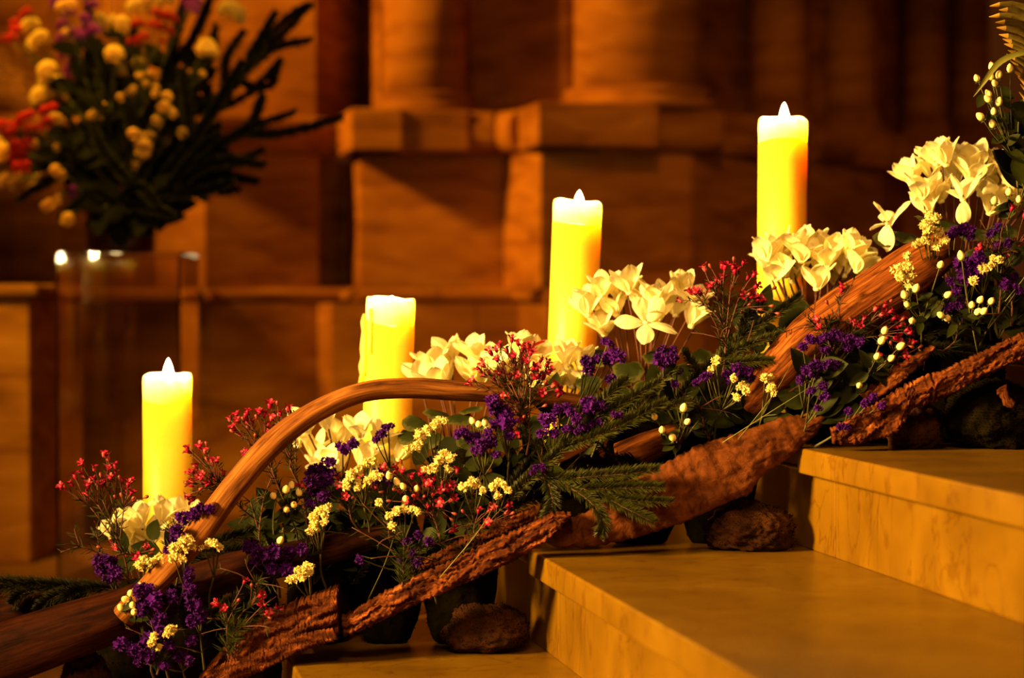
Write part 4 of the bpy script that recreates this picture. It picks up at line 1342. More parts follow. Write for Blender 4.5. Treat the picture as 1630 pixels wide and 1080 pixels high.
T((1290, 690), [(1375, 640, 8, 7), (1390, 634, 8, 8), (1402, 645, 6, 6), (1350, 655, 7, 7), (1344, 680, 8, 6)], 'small purple statice hanging over the reddish bark strip', 98, Y=3.30)
T((860, 810), [(858, 745, 10, 6), (848, 752, 6, 5), (982, 660, 8, 6)], 'tiny purple statice by the split orange wood', 99, Y=3.33)

C = lambda b, c, l, s, Y=3.34: statice(b, c, l, s, 'cream', Y)
C((255, 985), [(222, 900, 9, 8), (232, 890, 9, 7), (242, 898, 8, 8), (254, 890, 9, 6), (265, 898, 8, 6)], 'cream statice low at the left beside two red waxflowers', 101, 3.30)
C((288, 990), [(277, 888, 8, 8), (284, 874, 9, 8), (293, 862, 10, 7), (300, 858, 8, 7), (300, 872, 8, 6), (290, 890, 7, 7), (276, 874, 7, 7)], 'cream statice comb on a tall stem crossing the lower arch', 102, 3.275)
C((330, 960), [(325, 870, 8, 6), (338, 864, 9, 6), (348, 870, 6, 6)], 'cream statice tuft right of the lower arch before dark fir', 103, 3.285)
C((520, 930), [(498, 838, 8, 9), (502, 824, 8, 8), (510, 812, 9, 8), (522, 806, 9, 7), (514, 832, 7, 9), (518, 818, 7, 8), (494, 848, 6, 6)], 'bright cream statice comb over the driftwood log', 104, 3.33)
C((580, 850), [(552, 772, 7, 9), (560, 758, 8, 8), (572, 748, 9, 8), (585, 738, 9, 7), (594, 733, 7, 6), (570, 772, 6, 9), (586, 764, 7, 8), (600, 756, 8, 6)], 'cream statice comb with hanging tufts under the arch', 105, 3.33)
C((700, 800), [(670, 692, 8, 8), (682, 685, 9, 8), (694, 677, 9, 7), (704, 670, 8, 6), (664, 708, 7, 8), (648, 716, 6, 6)], 'bright cream statice comb before the dark cyclamen leaves', 106, 3.34)
C((715, 820), [(690, 746, 9, 7), (700, 734, 8, 8), (710, 722, 8, 8), (718, 732, 7, 8), (680, 750, 8, 5), (712, 748, 6, 7)], 'cream statice leaning left under the bright cream comb', 107, 3.325)
C((755, 860), [(738, 776, 8, 9), (749, 767, 8, 8), (760, 775, 8, 7), (768, 782, 6, 6)], 'cream statice left of a pair over the narrow bark strip', 108, 3.325)
C((775, 860), [(784, 776, 8, 7), (798, 770, 8, 6), (792, 790, 8, 7), (806, 782, 6, 6)], 'duller cream statice right of a pair over the narrow bark strip', 109, 3.33)
C((655, 890), [(622, 822, 7, 9), (632, 812, 8, 7), (645, 810, 9, 7), (660, 812, 8, 6), (625, 838, 7, 7), (605, 800, 6, 6)], 'cream statice below the dense dark red bunch', 110, 3.325)
C((505, 985), [(465, 922, 8, 6), (478, 908, 8, 6), (490, 902, 8, 6), (480, 920, 8, 6), (494, 914, 7, 6)], 'cream statice just above the rough bark chunk', 111, 3.30)
C((1180, 700), [(1218, 602, 8, 8), (1227, 600, 7, 6), (1226, 616, 7, 8), (1230, 628, 6, 6)], 'cream statice on a long leaning stem above the bark slab', 112, 3.35)
C((1120, 690), [(1168, 602, 7, 6), (1180, 614, 9, 7), (1188, 624, 8, 7), (1172, 632, 7, 6), (1140, 575, 8, 8), (1132, 588, 6, 6), (1128, 600, 6, 5)], 'pale yellowish statice in the middle between fir and trunk', 113, 3.36)
C((1455, 520), [(1432, 428, 9, 9), (1446, 424, 9, 9), (1440, 442, 9, 9), (1452, 440, 8, 8), (1448, 455, 8, 8), (1434, 440, 8, 8), (1446, 408, 7, 8)], 'lower cream statice cluster lying on the upper trunk', 114, 3.36)
C((1475, 520), [(1478, 345, 10, 8), (1490, 350, 10, 8), (1470, 360, 10, 8), (1480, 366, 10, 8), (1494, 372, 9, 8), (1500, 384, 8, 8), (1490, 392, 7, 8), (1462, 388, 10, 6), (1474, 384, 8, 6)], 'upper cream statice cluster at the top end of the trunk', 115, 3.37)
C((1550, 500), [(1565, 428, 8, 7), (1575, 422, 8, 7), (1586, 414, 8, 6), (1550, 447, 7, 8)], 'cream statice comb in front of the large purple statice', 116, 3.34)
C((265, 1075), [(246, 1012, 6, 7), (244, 1024, 7, 7), (252, 1032, 6, 6), (268, 1006, 6, 8), (279, 1004, 6, 7)], 'small cream statice lowest near the bottom left', 117, 3.255)


def berry_mesh(seed, tip=False):
    m_ = MB()
    r = 0.0054
    m_.lathe([(0.0012, -0.0058), (0.0040, -0.0042), (r, -0.0008), (r * 0.96, 0.0022), (r * 0.66, 0.0058), (r * 0.26, 0.0082), (0.0003, 0.0088)], 14, 0)
    if tip:
        m_.lathe([(0.0022, 0.0072), (0.0012, 0.0090), (0.0002, 0.0098)], 8, 1)
    for k in range(5):
        a = 2 * PI * k / 5
        c, s = math.cos(a), math.sin(a)
        m_.add([(0, 0, -0.0056), (c * 0.0045 - s * 0.0018, s * 0.0045 + c * 0.0018, -0.0062), (c * 0.0082, s * 0.0082, -0.0045), (c * 0.0045 + s * 0.0018, s * 0.0045 - c * 0.0018, -0.0062)], [(0, 1, 2, 3)], 2)
    return m_.mesh('berry', [M['berry'], M['berry_tip'], M['sepal']])


BERRY = [berry_mesh(0), berry_mesh(1, True)]


def leaf_into(m_, p, d, up, L, wd, mat=0, curl=0.15):
    d = d.normalized()
    s = d.cross(up).normalized()
    u = s.cross(d)
    v, f = [], []
    n = 6
    for i in range(n + 1):
        t = i / n
        w_ = wd * math.sin(PI * min(1, 0.04 + 0.96 * t ** 0.8)) ** 0.8
        c = p + d * (L * t) - u * (curl * L * t * t)
        v += [c - s * w_, c - u * (w_ * 0.25), c + s * w_]
    for i in range(n):
        for j in range(2):
            a = i * 3 + j
            f.append((a, a + 1, a + 4, a + 3))
    m_.add(v, f, mat)


def hypericum(base, berries, label, seed, Y=3.34, leaves=5, leaf_size=0.024, tips=0.2):
    rnd = random.Random(seed)
    b = at(base[0], base[1] + 15, base[2] if len(base) > 2 else Y + 0.09)
    root = empty('berry_sprig', b, label, 'berries', 'pale hypericum berry sprigs')
    st = MB()
    pts = [at(p[0], p[1], Y + rnd.uniform(-0.012, 0.012)) for p in berries]
    cen = sum(pts, Vector()) / len(pts)
    fork = b.lerp(cen, 0.65)
    main = smooth_path([Vector(), (fork - b) * 0.5 + Vector((rnd.uniform(-.008, .008), 0.003, 0)), fork - b], 8)
    st.tube(main, interp([0.0018, 0.0013], 8), 5)
    for p in pts:
        d = (p - fork)
        st.tube(smooth_path([fork - b, fork.lerp(p, 0.55) - b + Vector((0, 0.004, -0.003)), p - b - d.normalized() * 0.004], 6), interp([0.0012, 0.0008], 6), 4)
        o = link('berry', BERRY[1 if rnd.random() < tips else 0], root)
        dr = (d.normalized() + Vector((rnd.uniform(-.5, .5), rnd.uniform(-.5, .1), rnd.uniform(-.2, .5)))).normalized()
        o.matrix_local = Matrix.Translation(p - b) @ Vector((0, 0, 1)).rotation_difference(dr).to_matrix().to_4x4() @ Matrix.Scale(rnd.uniform(0.9, 1.12), 4)
    st.build('stem', [M['stem_green']], root)
    for k in range(leaves):
        lm = MB()
        src = rnd.choice(pts).lerp(fork, rnd.uniform(0.2, 0.9))
        d = Vector((rnd.uniform(-1, 1), rnd.uniform(-.5, .3), rnd.uniform(-.8, .6)))
        leaf_into(lm, Vector(), d, Vector((0.2, -1, 0.6)), leaf_size * rnd.uniform(0.8, 1.25), leaf_size * 0.28)
        lm.build('leaf', [M['leaf']], root, loc=src - b)
    return root


H = hypericum
H((470, 870), [(455, 780), (464, 773), (435, 790), (476, 785), (468, 804), (456, 812)], 'pale berries under the rising arch left of the purple statice', 121, 3.345, leaves=9)
H((430, 930), [(446, 861)], 'single pale berry on the wide dark purple statice', 122, 3.33, leaves=2)
H((225, 1010), [(208, 945), (200, 955), (224, 933), (214, 975), (193, 968), (211, 964)], 'pale berries right of the driftwood log end at lower left', 123, 3.30, leaves=8)
H((770, 790), [(752, 671), (762, 676), (772, 674), (735, 692), (776, 680)], 'pale berries touching the purple statice below the arch', 124, 3.325, leaves=6)
H((1085, 770), [(1042, 664), (1054, 685), (1071, 697), (1088, 650), (1094, 672)], 'pale berries above the broad bark slab right of the fir', 125, 3.34, leaves=5)
H((1330, 660), [(1408, 527), (1403, 543), (1396, 568), (1418, 571), (1433, 552), (1368, 614)], 'pale berries hanging between the trunk foot and bark splinter', 126, 3.325, leaves=9, leaf_size=0.032)
H((1470, 570), [(1440, 470), (1458, 460), (1444, 485), (1452, 511), (1497, 422), (1508, 470)], 'pale berries below the lower cream statice cluster', 127, 3.345, leaves=8)
H((1560, 590), [(1547, 486), (1560, 478), (1556, 497), (1566, 496), (1578, 480), (1498, 502), (1508, 507), (1530, 408)], 'pale berry group under the large purple statice', 128, 3.335, leaves=9)
H((1600, 420), [(1583, 320), (1606, 306), (1622, 318)], 'few pale berries in front of the topmost cyclamen petals', 129, 3.37, leaves=6)
H((680, 860), [(632, 768), (642, 775), (663, 779), (620, 758), (646, 795)], 'pale berry sprig left of the dense dark red bunch', 130, 3.34, leaves=5)
top_b = H((1672, 420), [(1555, 125), (1579, 107), (1590, 120), (1584, 133), (1608, 110), (1574, 150), (1573, 158), (1590, 163), (1582, 178), (1561, 186), (1580, 198), (1577, 122)],
          'pale berries against the dark opening in the top right corner', 131, 3.40, leaves=12, leaf_size=0.030)
for (px, py, dx, dz, L) in ((1612, 165, 0.7, -0.6, 0.055), (1600, 215, 0.6, -0.7, 0.06), (1622, 245, 0.1, -1, 0.05), (1590, 140, 0.6, -0.4, 0.03)):
    lm = MB()
    leaf_into(lm, Vector(), Vector((dx, -0.1, dz)), Vector((0.1, -1, 0.3)), L, L * 0.33)
    lm.build('leaf', [M['leaf']], top_b, loc=at(px, py, 3.43) - Vector(top_b.location))

# folded dry fan frond in the top right corner
fb = at(1690, 420, 3.46)
fr = empty('fan_frond', fb, 'dry fan frond with gilded ragged tips at the top right corner', 'leaf')
rach = smooth_path([at(1690, 420, 3.46) - fb, at(1680, 250, 3.45) - fb, at(1672, 110, 3.44) - fb, at(1655, -30, 3.44) - fb], 24)
rm = MB()
rm.tube(rach, interp([0.004, 0.0022], 24), 6)
rm.build('stem', [M['stem_green']], fr)
rnd = random.Random(5)
for k, (tx, ty) in enumerate([(1560, -22), (1566, -12), (1578, -4), (1575, 10), (1590, 16), (1574, 27), (1584, 36), (1586, 44), (1590, 55), (1596, 62), (1598, 70), (1604, 80), (1602, 86), (1608, 96), (1616, 104), (1612, 112), (1620, 122), (1624, 134), (1622, 146), (1628, 158)]):
    lm = MB()
    a = Vector(rach[int(8 + 15 * (1 - k / 19))]) + fb
    tip = at(tx, ty, 3.40 + rnd.uniform(-.01, .01))
    d = tip - a
    s = Vector((0, -0.4, 1)).normalized()
    pts = [a + d * t + Vector((0, 0, 0.010 * math.sin(PI * t))) for t in (0, .3, .6, .82, 1)]
    wds = [0.003, 0.0055, 0.0052, 0.0042, 0.0006]
    v = []
    for p_, w_ in zip(pts, wds):
        v += [p_ - s * w_ - fb, p_ + Vector((0, -w_ * 0.9, 0)) - fb, p_ + s * w_ - fb]
    f = []
    for i in range(4):
        for j in range(2):
            q = i * 3 + j
            f.append((q, q + 1, q + 4, q + 3))
    lm.add(v, f[:6], 0)
    lm.add(v, f[6:], 1)
    lm.build('leaflet', [M['frond'], M['frond_tip']], fr)
gl = MB()
gp = smooth_path([at(1660, 82, 3.385), at(1620, 86, 3.38), at(1590, 100, 3.38), at(1568, 128, 3.38), at(1549, 154, 3.38)], 14)
gb_ = Vector(gp[0])
v = []
for i, p_ in enumerate(gp):
    w_ = 0.0048 * math.sin(PI * (0.08 + 0.9 * i / 13)) ** 0.7
    t_ = (gp[min(i + 1, 13)] - gp[max(i - 1, 0)]).normalized()
    s_ = t_.cross(Vector((0, 1, 0))).normalized()
    v += [p_ - s_ * w_ - gb_, p_ + Vector((0, 0.002, 0)) - gb_, p_ + s_ * w_ - gb_]
f = []
for i in range(13):
    for j in range(2):
        q = i * 3 + j
        f.append((q, q + 1, q + 4, q + 3))
gl.add(v, f)
gs_ = gl.build('blade', [M['grass']], fr)
gs_.location = gb_ - fb

# ------------------------------------------------------------------ fir
def fir(stems, label, seed, Y=3.36, dens=1.0, nl=0.018, mat='needle', cat='greenery', group='fir twigs in the arrangement', flat=0.8, rad=0.0022, name='fir_branch', wd=0.00075, needles_per_m=7500):
    """stems: lists of (px,py[,Y]); the first one is the main twig."""
    rnd = random.Random(seed)
    P = [[at(p[0], p[1], p[2] if len(p) > 2 else Y) for p in s] for s in stems]
    b = P[0][0]
    root = empty(name, b, label, cat, group)
    nd = MB()
    for k, s in enumerate(P):
        path = smooth_path([p - b for p in s], 18)
        tw = MB()
        tw.tube(path, interp([rad, rad * 0.5], 18), 5)
        tw.build('twig', [M['stem_brown']], root)
        L = sum((path[i + 1] - path[i]).length for i in range(17))
        n = int(L * needles_per_m * dens)
        for q in range(n):
            u = (q + rnd.random()) / n
            x = u * 17
            i = min(16, int(x))
            p = path[i].lerp(path[i + 1], x - i)
            t = (path[i + 1] - path[i]).normalized()
            up = (Vector((0, -0.6, 1)) - t * t.dot(Vector((0, -0.6, 1)))).normalized()
            sd = t.cross(up)
            a = rnd.choice((-1, 1)) * rnd.uniform(0.0, 1.9)
            r = up * math.cos(a) + sd * math.sin(a)
            d = (t * rnd.uniform(0.35, 0.9) + r).normalized()
            l = nl * rnd.uniform(0.65, 1.1) * (1 - 0.35 * max(0, u - 0.75) / 0.25)
            s_ = d.cross(r.cross(t) + up * 0.3).normalized() * wd
            m1 = p + d * l * 0.55 + up * 0.0006
            nd.add([p - s_ * 0.6, p + s_ * 0.6, m1 + s_, m1 - s_, p + d * l + t * l * 0.12], [(0, 1, 2, 3), (3, 2, 4)])
    tag(nd.build('needles', [M[mat]], root), kind='stuff')
    return root


fir([[(190, 940, 3.43), (120, 935, 3.42), (40, 930, 3.41), (-40, 928, 3.40)], [(150, 938, 3.42), (90, 950, 3.40), (60, 972, 3.39)], [(100, 935, 3.42), (40, 945, 3.40), (20, 962, 3.39)], [(60, 930, 3.41), (0, 940, 3.40), (-40, 950, 3.39)],
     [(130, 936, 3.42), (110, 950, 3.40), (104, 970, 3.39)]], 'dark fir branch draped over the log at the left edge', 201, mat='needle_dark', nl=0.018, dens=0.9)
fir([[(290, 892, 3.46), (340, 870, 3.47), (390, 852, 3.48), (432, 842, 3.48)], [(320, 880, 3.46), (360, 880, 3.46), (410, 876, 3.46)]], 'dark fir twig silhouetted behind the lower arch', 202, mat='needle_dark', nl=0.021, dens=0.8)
fir([[(840, 748, 3.36), (910, 775, 3.34), (990, 795, 3.32), (1068, 800, 3.31)], [(880, 765, 3.35), (940, 760, 3.33), (1000, 755, 3.32), (1048, 748, 3.31)], [(900, 772, 3.34), (940, 800, 3.32), (960, 830, 3.31), (955, 852, 3.31)],
     [(950, 785, 3.33), (1000, 812, 3.31), (1040, 832, 3.30)], [(870, 760, 3.35), (880, 800, 3.33), (870, 826, 3.32)], [(930, 780, 3.33), (985, 778, 3.32), (1055, 776, 3.31)]],
    'broad green fir branch spilling over the left of the bark slab', 203, dens=0.75, nl=0.018)
fir([[(815, 790, 3.37), (880, 730, 3.35), (950, 670, 3.34), (1052, 608, 3.35)], [(900, 712, 3.35), (940, 700, 3.33), (1000, 672, 3.33), (1060, 640, 3.34)], [(930, 690, 3.34), (960, 640, 3.34), (1000, 605, 3.35)]],
    'fir branch running up from the split wood beside the arch tip', 204, dens=0.8, nl=0.019)
fir([[(960, 700, 3.40), (1010, 660, 3.39), (1060, 600, 3.38), (1075, 585, 3.38)], [(1000, 668, 3.39), (1040, 655, 3.38), (1100, 640, 3.37)]], 'small fir tip among the curled cyclamen leaves', 205, dens=0.7, nl=0.016)
fir([[(1080, 640, 3.43), (1110, 600, 3.42), (1160, 565, 3.41), (1220, 540, 3.40)], [(1110, 600, 3.42), (1095, 575, 3.41), (1085, 560, 3.40)], [(1130, 585, 3.42), (1180, 578, 3.40), (1230, 575, 3.39)]], 'fir twig below the airy red waxflowers', 206, dens=0.8, nl=0.017)
fir([[(1120, 600, 3.45), (1170, 545, 3.44), (1230, 505, 3.43), (1275, 470, 3.43)], [(1160, 555, 3.44), (1200, 548, 3.43), (1255, 530, 3.42)], [(1180, 535, 3.44), (1190, 505, 3.44), (1215, 485, 3.44)]], 'fir twig reaching to the lower end of the trunk', 207, dens=0.8, nl=0.016)
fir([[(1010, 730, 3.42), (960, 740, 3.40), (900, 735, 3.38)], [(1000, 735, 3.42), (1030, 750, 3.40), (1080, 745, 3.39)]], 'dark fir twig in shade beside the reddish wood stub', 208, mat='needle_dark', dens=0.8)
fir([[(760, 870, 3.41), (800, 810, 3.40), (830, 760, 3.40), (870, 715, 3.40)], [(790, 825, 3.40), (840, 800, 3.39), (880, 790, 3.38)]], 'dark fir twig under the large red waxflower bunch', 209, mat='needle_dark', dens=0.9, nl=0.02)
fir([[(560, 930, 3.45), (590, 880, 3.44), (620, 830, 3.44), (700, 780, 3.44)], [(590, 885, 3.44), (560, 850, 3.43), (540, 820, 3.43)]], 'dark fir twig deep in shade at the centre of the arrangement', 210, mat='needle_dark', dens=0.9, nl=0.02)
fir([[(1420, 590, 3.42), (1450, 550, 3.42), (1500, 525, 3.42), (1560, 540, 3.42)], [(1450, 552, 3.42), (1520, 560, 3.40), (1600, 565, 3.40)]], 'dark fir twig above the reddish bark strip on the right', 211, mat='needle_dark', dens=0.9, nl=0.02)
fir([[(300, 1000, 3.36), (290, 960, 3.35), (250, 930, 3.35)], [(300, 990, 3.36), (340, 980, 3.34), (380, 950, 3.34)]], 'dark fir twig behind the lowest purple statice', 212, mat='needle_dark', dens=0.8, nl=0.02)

# long grass-like stems that lean up to the right
for k, (a, b_, lab) in enumerate((((1175, 700, 3.36), (1262, 575, 3.34), 'pale leaning blade at the foot of the trunk'), ((1150, 705, 3.345), (1300, 610, 3.33), 'pale blade just above the right of the bark slab'),
                                  ((572, 985, 3.40), (640, 800, 3.33), 'pale thin blade rising above the long bark strip'), ((700, 920, 3.30), (790, 800, 3.31), 'pale thin blade leaning toward the narrow bark strip'),
                                  ((822, 815, 3.40), (935, 610, 3.33), 'pale straight blade crossing the arched branch'), ((1600, 480, 3.36), (1636, 420, 3.35), 'short pale blade at the right edge'))):
    A, B = at(*a), at(*b_)
    path = smooth_path([Vector(), (B - A) * 0.5 + Vector((0.012, 0, 0.008)), B - A], 10)
    gm = MB()
    gm.tube(path, interp([0.0020, 0.0016, 0.0004], 10), 5, flat=0.35)
    o = gm.build('grass_stalk', [M['grass']], loc=A)
    tag(o, lab, 'grass', 'single grass stalks in the arrangement')

# ------------------------------------------------------------------ dark filling greenery
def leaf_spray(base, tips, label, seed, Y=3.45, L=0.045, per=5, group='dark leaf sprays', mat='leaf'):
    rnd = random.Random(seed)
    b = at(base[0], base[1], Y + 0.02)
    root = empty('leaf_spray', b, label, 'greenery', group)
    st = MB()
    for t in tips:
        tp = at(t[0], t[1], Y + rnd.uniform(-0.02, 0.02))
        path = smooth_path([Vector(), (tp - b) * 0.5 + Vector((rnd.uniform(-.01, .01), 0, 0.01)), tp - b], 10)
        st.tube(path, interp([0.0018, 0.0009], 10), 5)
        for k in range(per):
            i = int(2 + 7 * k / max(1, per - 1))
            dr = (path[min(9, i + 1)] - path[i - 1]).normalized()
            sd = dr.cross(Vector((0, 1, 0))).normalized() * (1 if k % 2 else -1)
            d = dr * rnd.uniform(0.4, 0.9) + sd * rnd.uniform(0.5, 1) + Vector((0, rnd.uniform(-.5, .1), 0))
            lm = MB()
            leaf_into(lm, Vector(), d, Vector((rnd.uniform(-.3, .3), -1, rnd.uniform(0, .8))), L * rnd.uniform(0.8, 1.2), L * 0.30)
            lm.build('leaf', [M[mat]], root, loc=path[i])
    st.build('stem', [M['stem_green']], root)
    return root


LS = leaf_spray
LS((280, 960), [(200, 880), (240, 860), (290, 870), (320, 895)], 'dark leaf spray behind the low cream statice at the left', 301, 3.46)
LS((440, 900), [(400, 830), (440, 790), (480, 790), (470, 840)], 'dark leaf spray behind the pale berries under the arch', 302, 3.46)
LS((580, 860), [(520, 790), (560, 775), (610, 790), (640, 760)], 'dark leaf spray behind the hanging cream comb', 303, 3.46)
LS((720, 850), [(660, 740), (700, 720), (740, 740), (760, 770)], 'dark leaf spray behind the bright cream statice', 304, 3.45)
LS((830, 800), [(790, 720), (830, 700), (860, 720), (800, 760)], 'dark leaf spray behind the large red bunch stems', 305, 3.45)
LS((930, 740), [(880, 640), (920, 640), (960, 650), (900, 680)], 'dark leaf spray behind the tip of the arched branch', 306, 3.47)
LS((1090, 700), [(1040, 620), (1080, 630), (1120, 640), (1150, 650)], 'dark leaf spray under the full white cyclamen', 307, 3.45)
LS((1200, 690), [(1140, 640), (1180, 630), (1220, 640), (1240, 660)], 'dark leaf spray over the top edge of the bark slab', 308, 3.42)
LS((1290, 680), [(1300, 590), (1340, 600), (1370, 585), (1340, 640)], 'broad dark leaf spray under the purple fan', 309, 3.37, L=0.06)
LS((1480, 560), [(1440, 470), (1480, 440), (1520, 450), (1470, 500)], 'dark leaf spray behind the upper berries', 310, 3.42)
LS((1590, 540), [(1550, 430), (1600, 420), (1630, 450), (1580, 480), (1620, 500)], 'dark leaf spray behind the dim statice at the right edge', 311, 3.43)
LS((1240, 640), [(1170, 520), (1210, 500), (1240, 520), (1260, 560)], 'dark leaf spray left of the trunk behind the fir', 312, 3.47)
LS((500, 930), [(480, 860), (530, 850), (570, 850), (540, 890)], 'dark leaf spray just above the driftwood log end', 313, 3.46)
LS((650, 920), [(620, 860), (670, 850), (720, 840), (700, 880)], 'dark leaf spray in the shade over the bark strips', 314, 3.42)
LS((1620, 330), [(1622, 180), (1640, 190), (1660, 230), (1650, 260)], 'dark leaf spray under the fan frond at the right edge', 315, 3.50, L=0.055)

# ------------------------------------------------------------------ acrylic plinth, vase and bouquet on the left
PXA, PXB, PY0 = X_at(89, 5.45), X_at(287, 5.45), 5.45
pz = zpx(401, 5.45)
plc = empty('acrylic_plinth', ((PXA + PXB) / 2, PY0 + 0.16, ZF), 'clear acrylic plinth with candle reflections under the red vase', 'plinth')
hw, th = (PXB - PXA) / 2, 0.006
H_ = pz - ZF
for nm, lo, hi in (('front_panel', (-hw, -0.16, 0), (hw, -0.16 + th, H_ - 0.012)), ('rear_panel', (-hw, 0.16 - th, 0), (hw, 0.16, H_ - 0.012)),
                   ('side_panel', (-hw, -0.16 + th + 0.0005, 0), (-hw + th, 0.16 - th - 0.0005, H_ - 0.012)), ('side_panel', (hw - th, -0.16 + th + 0.0005, 0), (hw, 0.16 - th - 0.0005, H_ - 0.012)),
                   ('top_panel', (-hw, -0.16, H_ - 0.0115), (hw, 0.16, H_))):
    m = MB()
    m.box(lo, hi)
    bevel(m.build(nm, M['acrylic'], plc, smooth=False), 0.001, 1)

vx, vy = X_at(193, 5.62), 5.62
vase = empty('red_vase', (vx, vy, pz), 'dark red cylindrical vase standing on the clear plinth', 'vase')
vr = 54 / F * 5.62
m = MB()
m.lathe([(vr * 0.93, 0), (vr * 0.97, 0.004), (vr, 0.02), (vr, 0.150), (vr * 1.02, 0.156), (vr * 0.96, 0.156), (vr * 0.93, 0.150), (vr * 0.93, 0.02), (0.001, 0.016)], 40)
m.build('vase_body', M['redglass'], vase)
m = MB()
m.lathe([(vr * 0.925, 0.118), (vr * 0.925, 0.124), (0.001, 0.125)], 24)
m.build('soil', M['soil'], vase)


def mum_mesh(seed, mat, n=46, r=0.30):
    """A pompon bloom: overlapping rounded petals over a unit ball."""
    rnd = random.Random(seed)
    m_ = MB()
    for k in range(n):
        z = 1 - 1.7 * (k + 0.5) / n
        a = k * 2.39996
        s = math.sqrt(max(0, 1 - z * z))
        d = Vector((s * math.cos(a), s * math.sin(a), z))
        q = Vector((0, 0, 1)).rotation_difference((d + Vector((0, 0, 0.5))).normalized())
        p = d * 0.5
        v = [p + q @ Vector(c) for c in ((-r * .35, 0, 0), (r * .35, 0, 0), (r * .75, 0.06, 0.40), (r * .3, 0.14, 0.62), (-r * .3, 0.14, 0.62), (-r * .75, 0.06, 0.40), (0, -0.08, 0.35))]
        m_.add(v, [(0, 1, 6), (1, 2, 6), (2, 3, 6), (3, 4, 6), (4, 5, 6), (5, 0, 6)], 0)
    return m_.mesh('bloom', [mat], smooth=False)


MUM = [mum_mesh(k, M['mum']) for k in range(3)]
MUMS = [mum_mesh(5 + k, M['mum_small'], 24, 0.36) for k in range(3)]
REDB = [mum_mesh(9 + k, M['red_bloom'], 26, 0.36) for k in range(3)]
VIO = [mum_mesh(13 + k, M['violet_bloom'], 26, 0.36) for k in range(3)]


def bouquet_stem(blooms, bank, label, seed, group, Y=5.55, leaves=4, cat='flower', name='bouquet_flower'):
    """blooms: (px, py, radius px)"""
    rnd = random.Random(seed)
    b = Vector((vx + rnd.uniform(-.045, .045), vy + rnd.uniform(-.045, .045), pz + 0.128))
    root = empty(name, b, label, cat, group)
    st = MB()
    Ys = Y + rnd.uniform(-0.12, 0.10)
    pts = [at(p[0], p[1], Ys + rnd.uniform(-.03, .03)) for p in blooms]
    cen = sum(pts, Vector()) / len(pts)
    fork = b.lerp(cen, 0.62) + Vector((0, 0, 0.03))
    st.tube(smooth_path([Vector(), (fork - b) * 0.5 + Vector((0, 0, 0.02)), fork - b], 9), interp([0.003, 0.002], 9), 5)
    for p, c in zip(pts, blooms):
        st.tube(smooth_path([fork - b, fork.lerp(p, 0.5) - b + Vector((0, 0, 0.006)), p - b], 6), interp([0.0018, 0.0012], 6), 4)
        o = link('bloom', bank[rnd.randrange(3)], root)
        r = c[2] * 1.25 * Ys / F
        o.matrix_local = Matrix.Translation(p - b) @ Vector((0, 0, 1)).rotation_difference((p - fork + Vector((0, -0.06, 0.02))).normalized()).to_matrix().to_4x4() @ Matrix.Diagonal((r, r, r * (c[3] if len(c) > 3 else 0.85), 1))
    st.build('stem', [M['stem_green']], root)
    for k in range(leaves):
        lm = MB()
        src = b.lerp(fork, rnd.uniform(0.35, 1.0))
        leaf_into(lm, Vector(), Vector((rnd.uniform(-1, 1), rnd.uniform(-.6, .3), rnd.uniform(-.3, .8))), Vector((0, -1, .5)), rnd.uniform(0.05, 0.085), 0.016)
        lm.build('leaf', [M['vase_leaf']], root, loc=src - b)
    return root


BS = bouquet_stem
gm_, gs2, gr_, gv_ = 'cream pompon stems in the vase', 'small cream flower stems in the vase', 'red flower stems in the vase', 'violet flower stems in the vase'
BS([(48, 42, 13), (60, 70, 15), (64, 60, 11)], MUM, 'pair of cream pompons between red blooms at the upper left of the bouquet', 401, gm_)
BS([(75, 112, 13), (74, 128, 11)], MUM, 'oval cream pompon below the upper left pair in the bouquet', 402, gm_)
BS([(92, 140, 17), (66, 154, 15), (78, 150, 12)], MUM, 'two large cream pompons side by side at the left of the bouquet', 403, gm_)
BS([(182, 88, 13)], MUM, 'single round cream pompon at the centre of the bouquet', 404, gm_)
BS([(190, 112, 16), (206, 106, 13), (220, 102, 10), (198, 120, 10)], MUM, 'large cream pompon cluster just under the round one in the bouquet', 405, gm_)
BS([(163, 42, 9, 1.9), (180, 36, 7, 1.4), (194, 42, 10, 1.4)], MUM, 'slender cream buds in a row high in the bouquet', 406, gm_)
BS([(220, 12, 15), (240, 2, 14), (262, -2, 12)], MUM, 'cream pompons cut by the top edge over the red blooms', 407, gm_)
BS([(368, 22, 18), (362, 12, 10)], MUM, 'large lone cream bloom at the right top of the bouquet', 408, gm_)
BS([(330, 75, 12), (338, 84, 9), (322, 82, 9)], MUM, 'cream bloom under the lone large one at the right of the bouquet', 409, gm_)
BS([(108, 350, 9, 1.3)], MUM, 'lowest lone cream bloom hanging left of the vase', 410, gm_)
BS([(3, 245, 14), (-8, 232, 12)], MUM, 'cream bloom cut by the left edge of the picture', 411, gm_)
BS([(100, 12, 10), (112, 8, 9), (104, 52, 5)], MUMS, 'small cream blooms at the top before the violet spike', 412, gs2)
BS([(158, 180, 10), (146, 186, 7), (168, 172, 7), (173, 165, 6)], MUMS, 'small cream tuft left of the bouquet centre', 413, gs2)
BS([(210, 180, 9), (215, 190, 9), (218, 175, 7), (207, 172, 6)], MUMS, 'small cream tuft at the very middle of the bouquet', 414, gs2)
BS([(228, 236, 12), (222, 220, 9), (240, 218, 9), (212, 214, 8), (233, 248, 9)], MUMS, 'bright small cream spray low in the bouquet', 415, gs2)
BS([(205, 258, 9), (195, 262, 8), (215, 264, 7), (198, 276, 7)], MUMS, 'small cream spray just above the vase', 416, gs2)
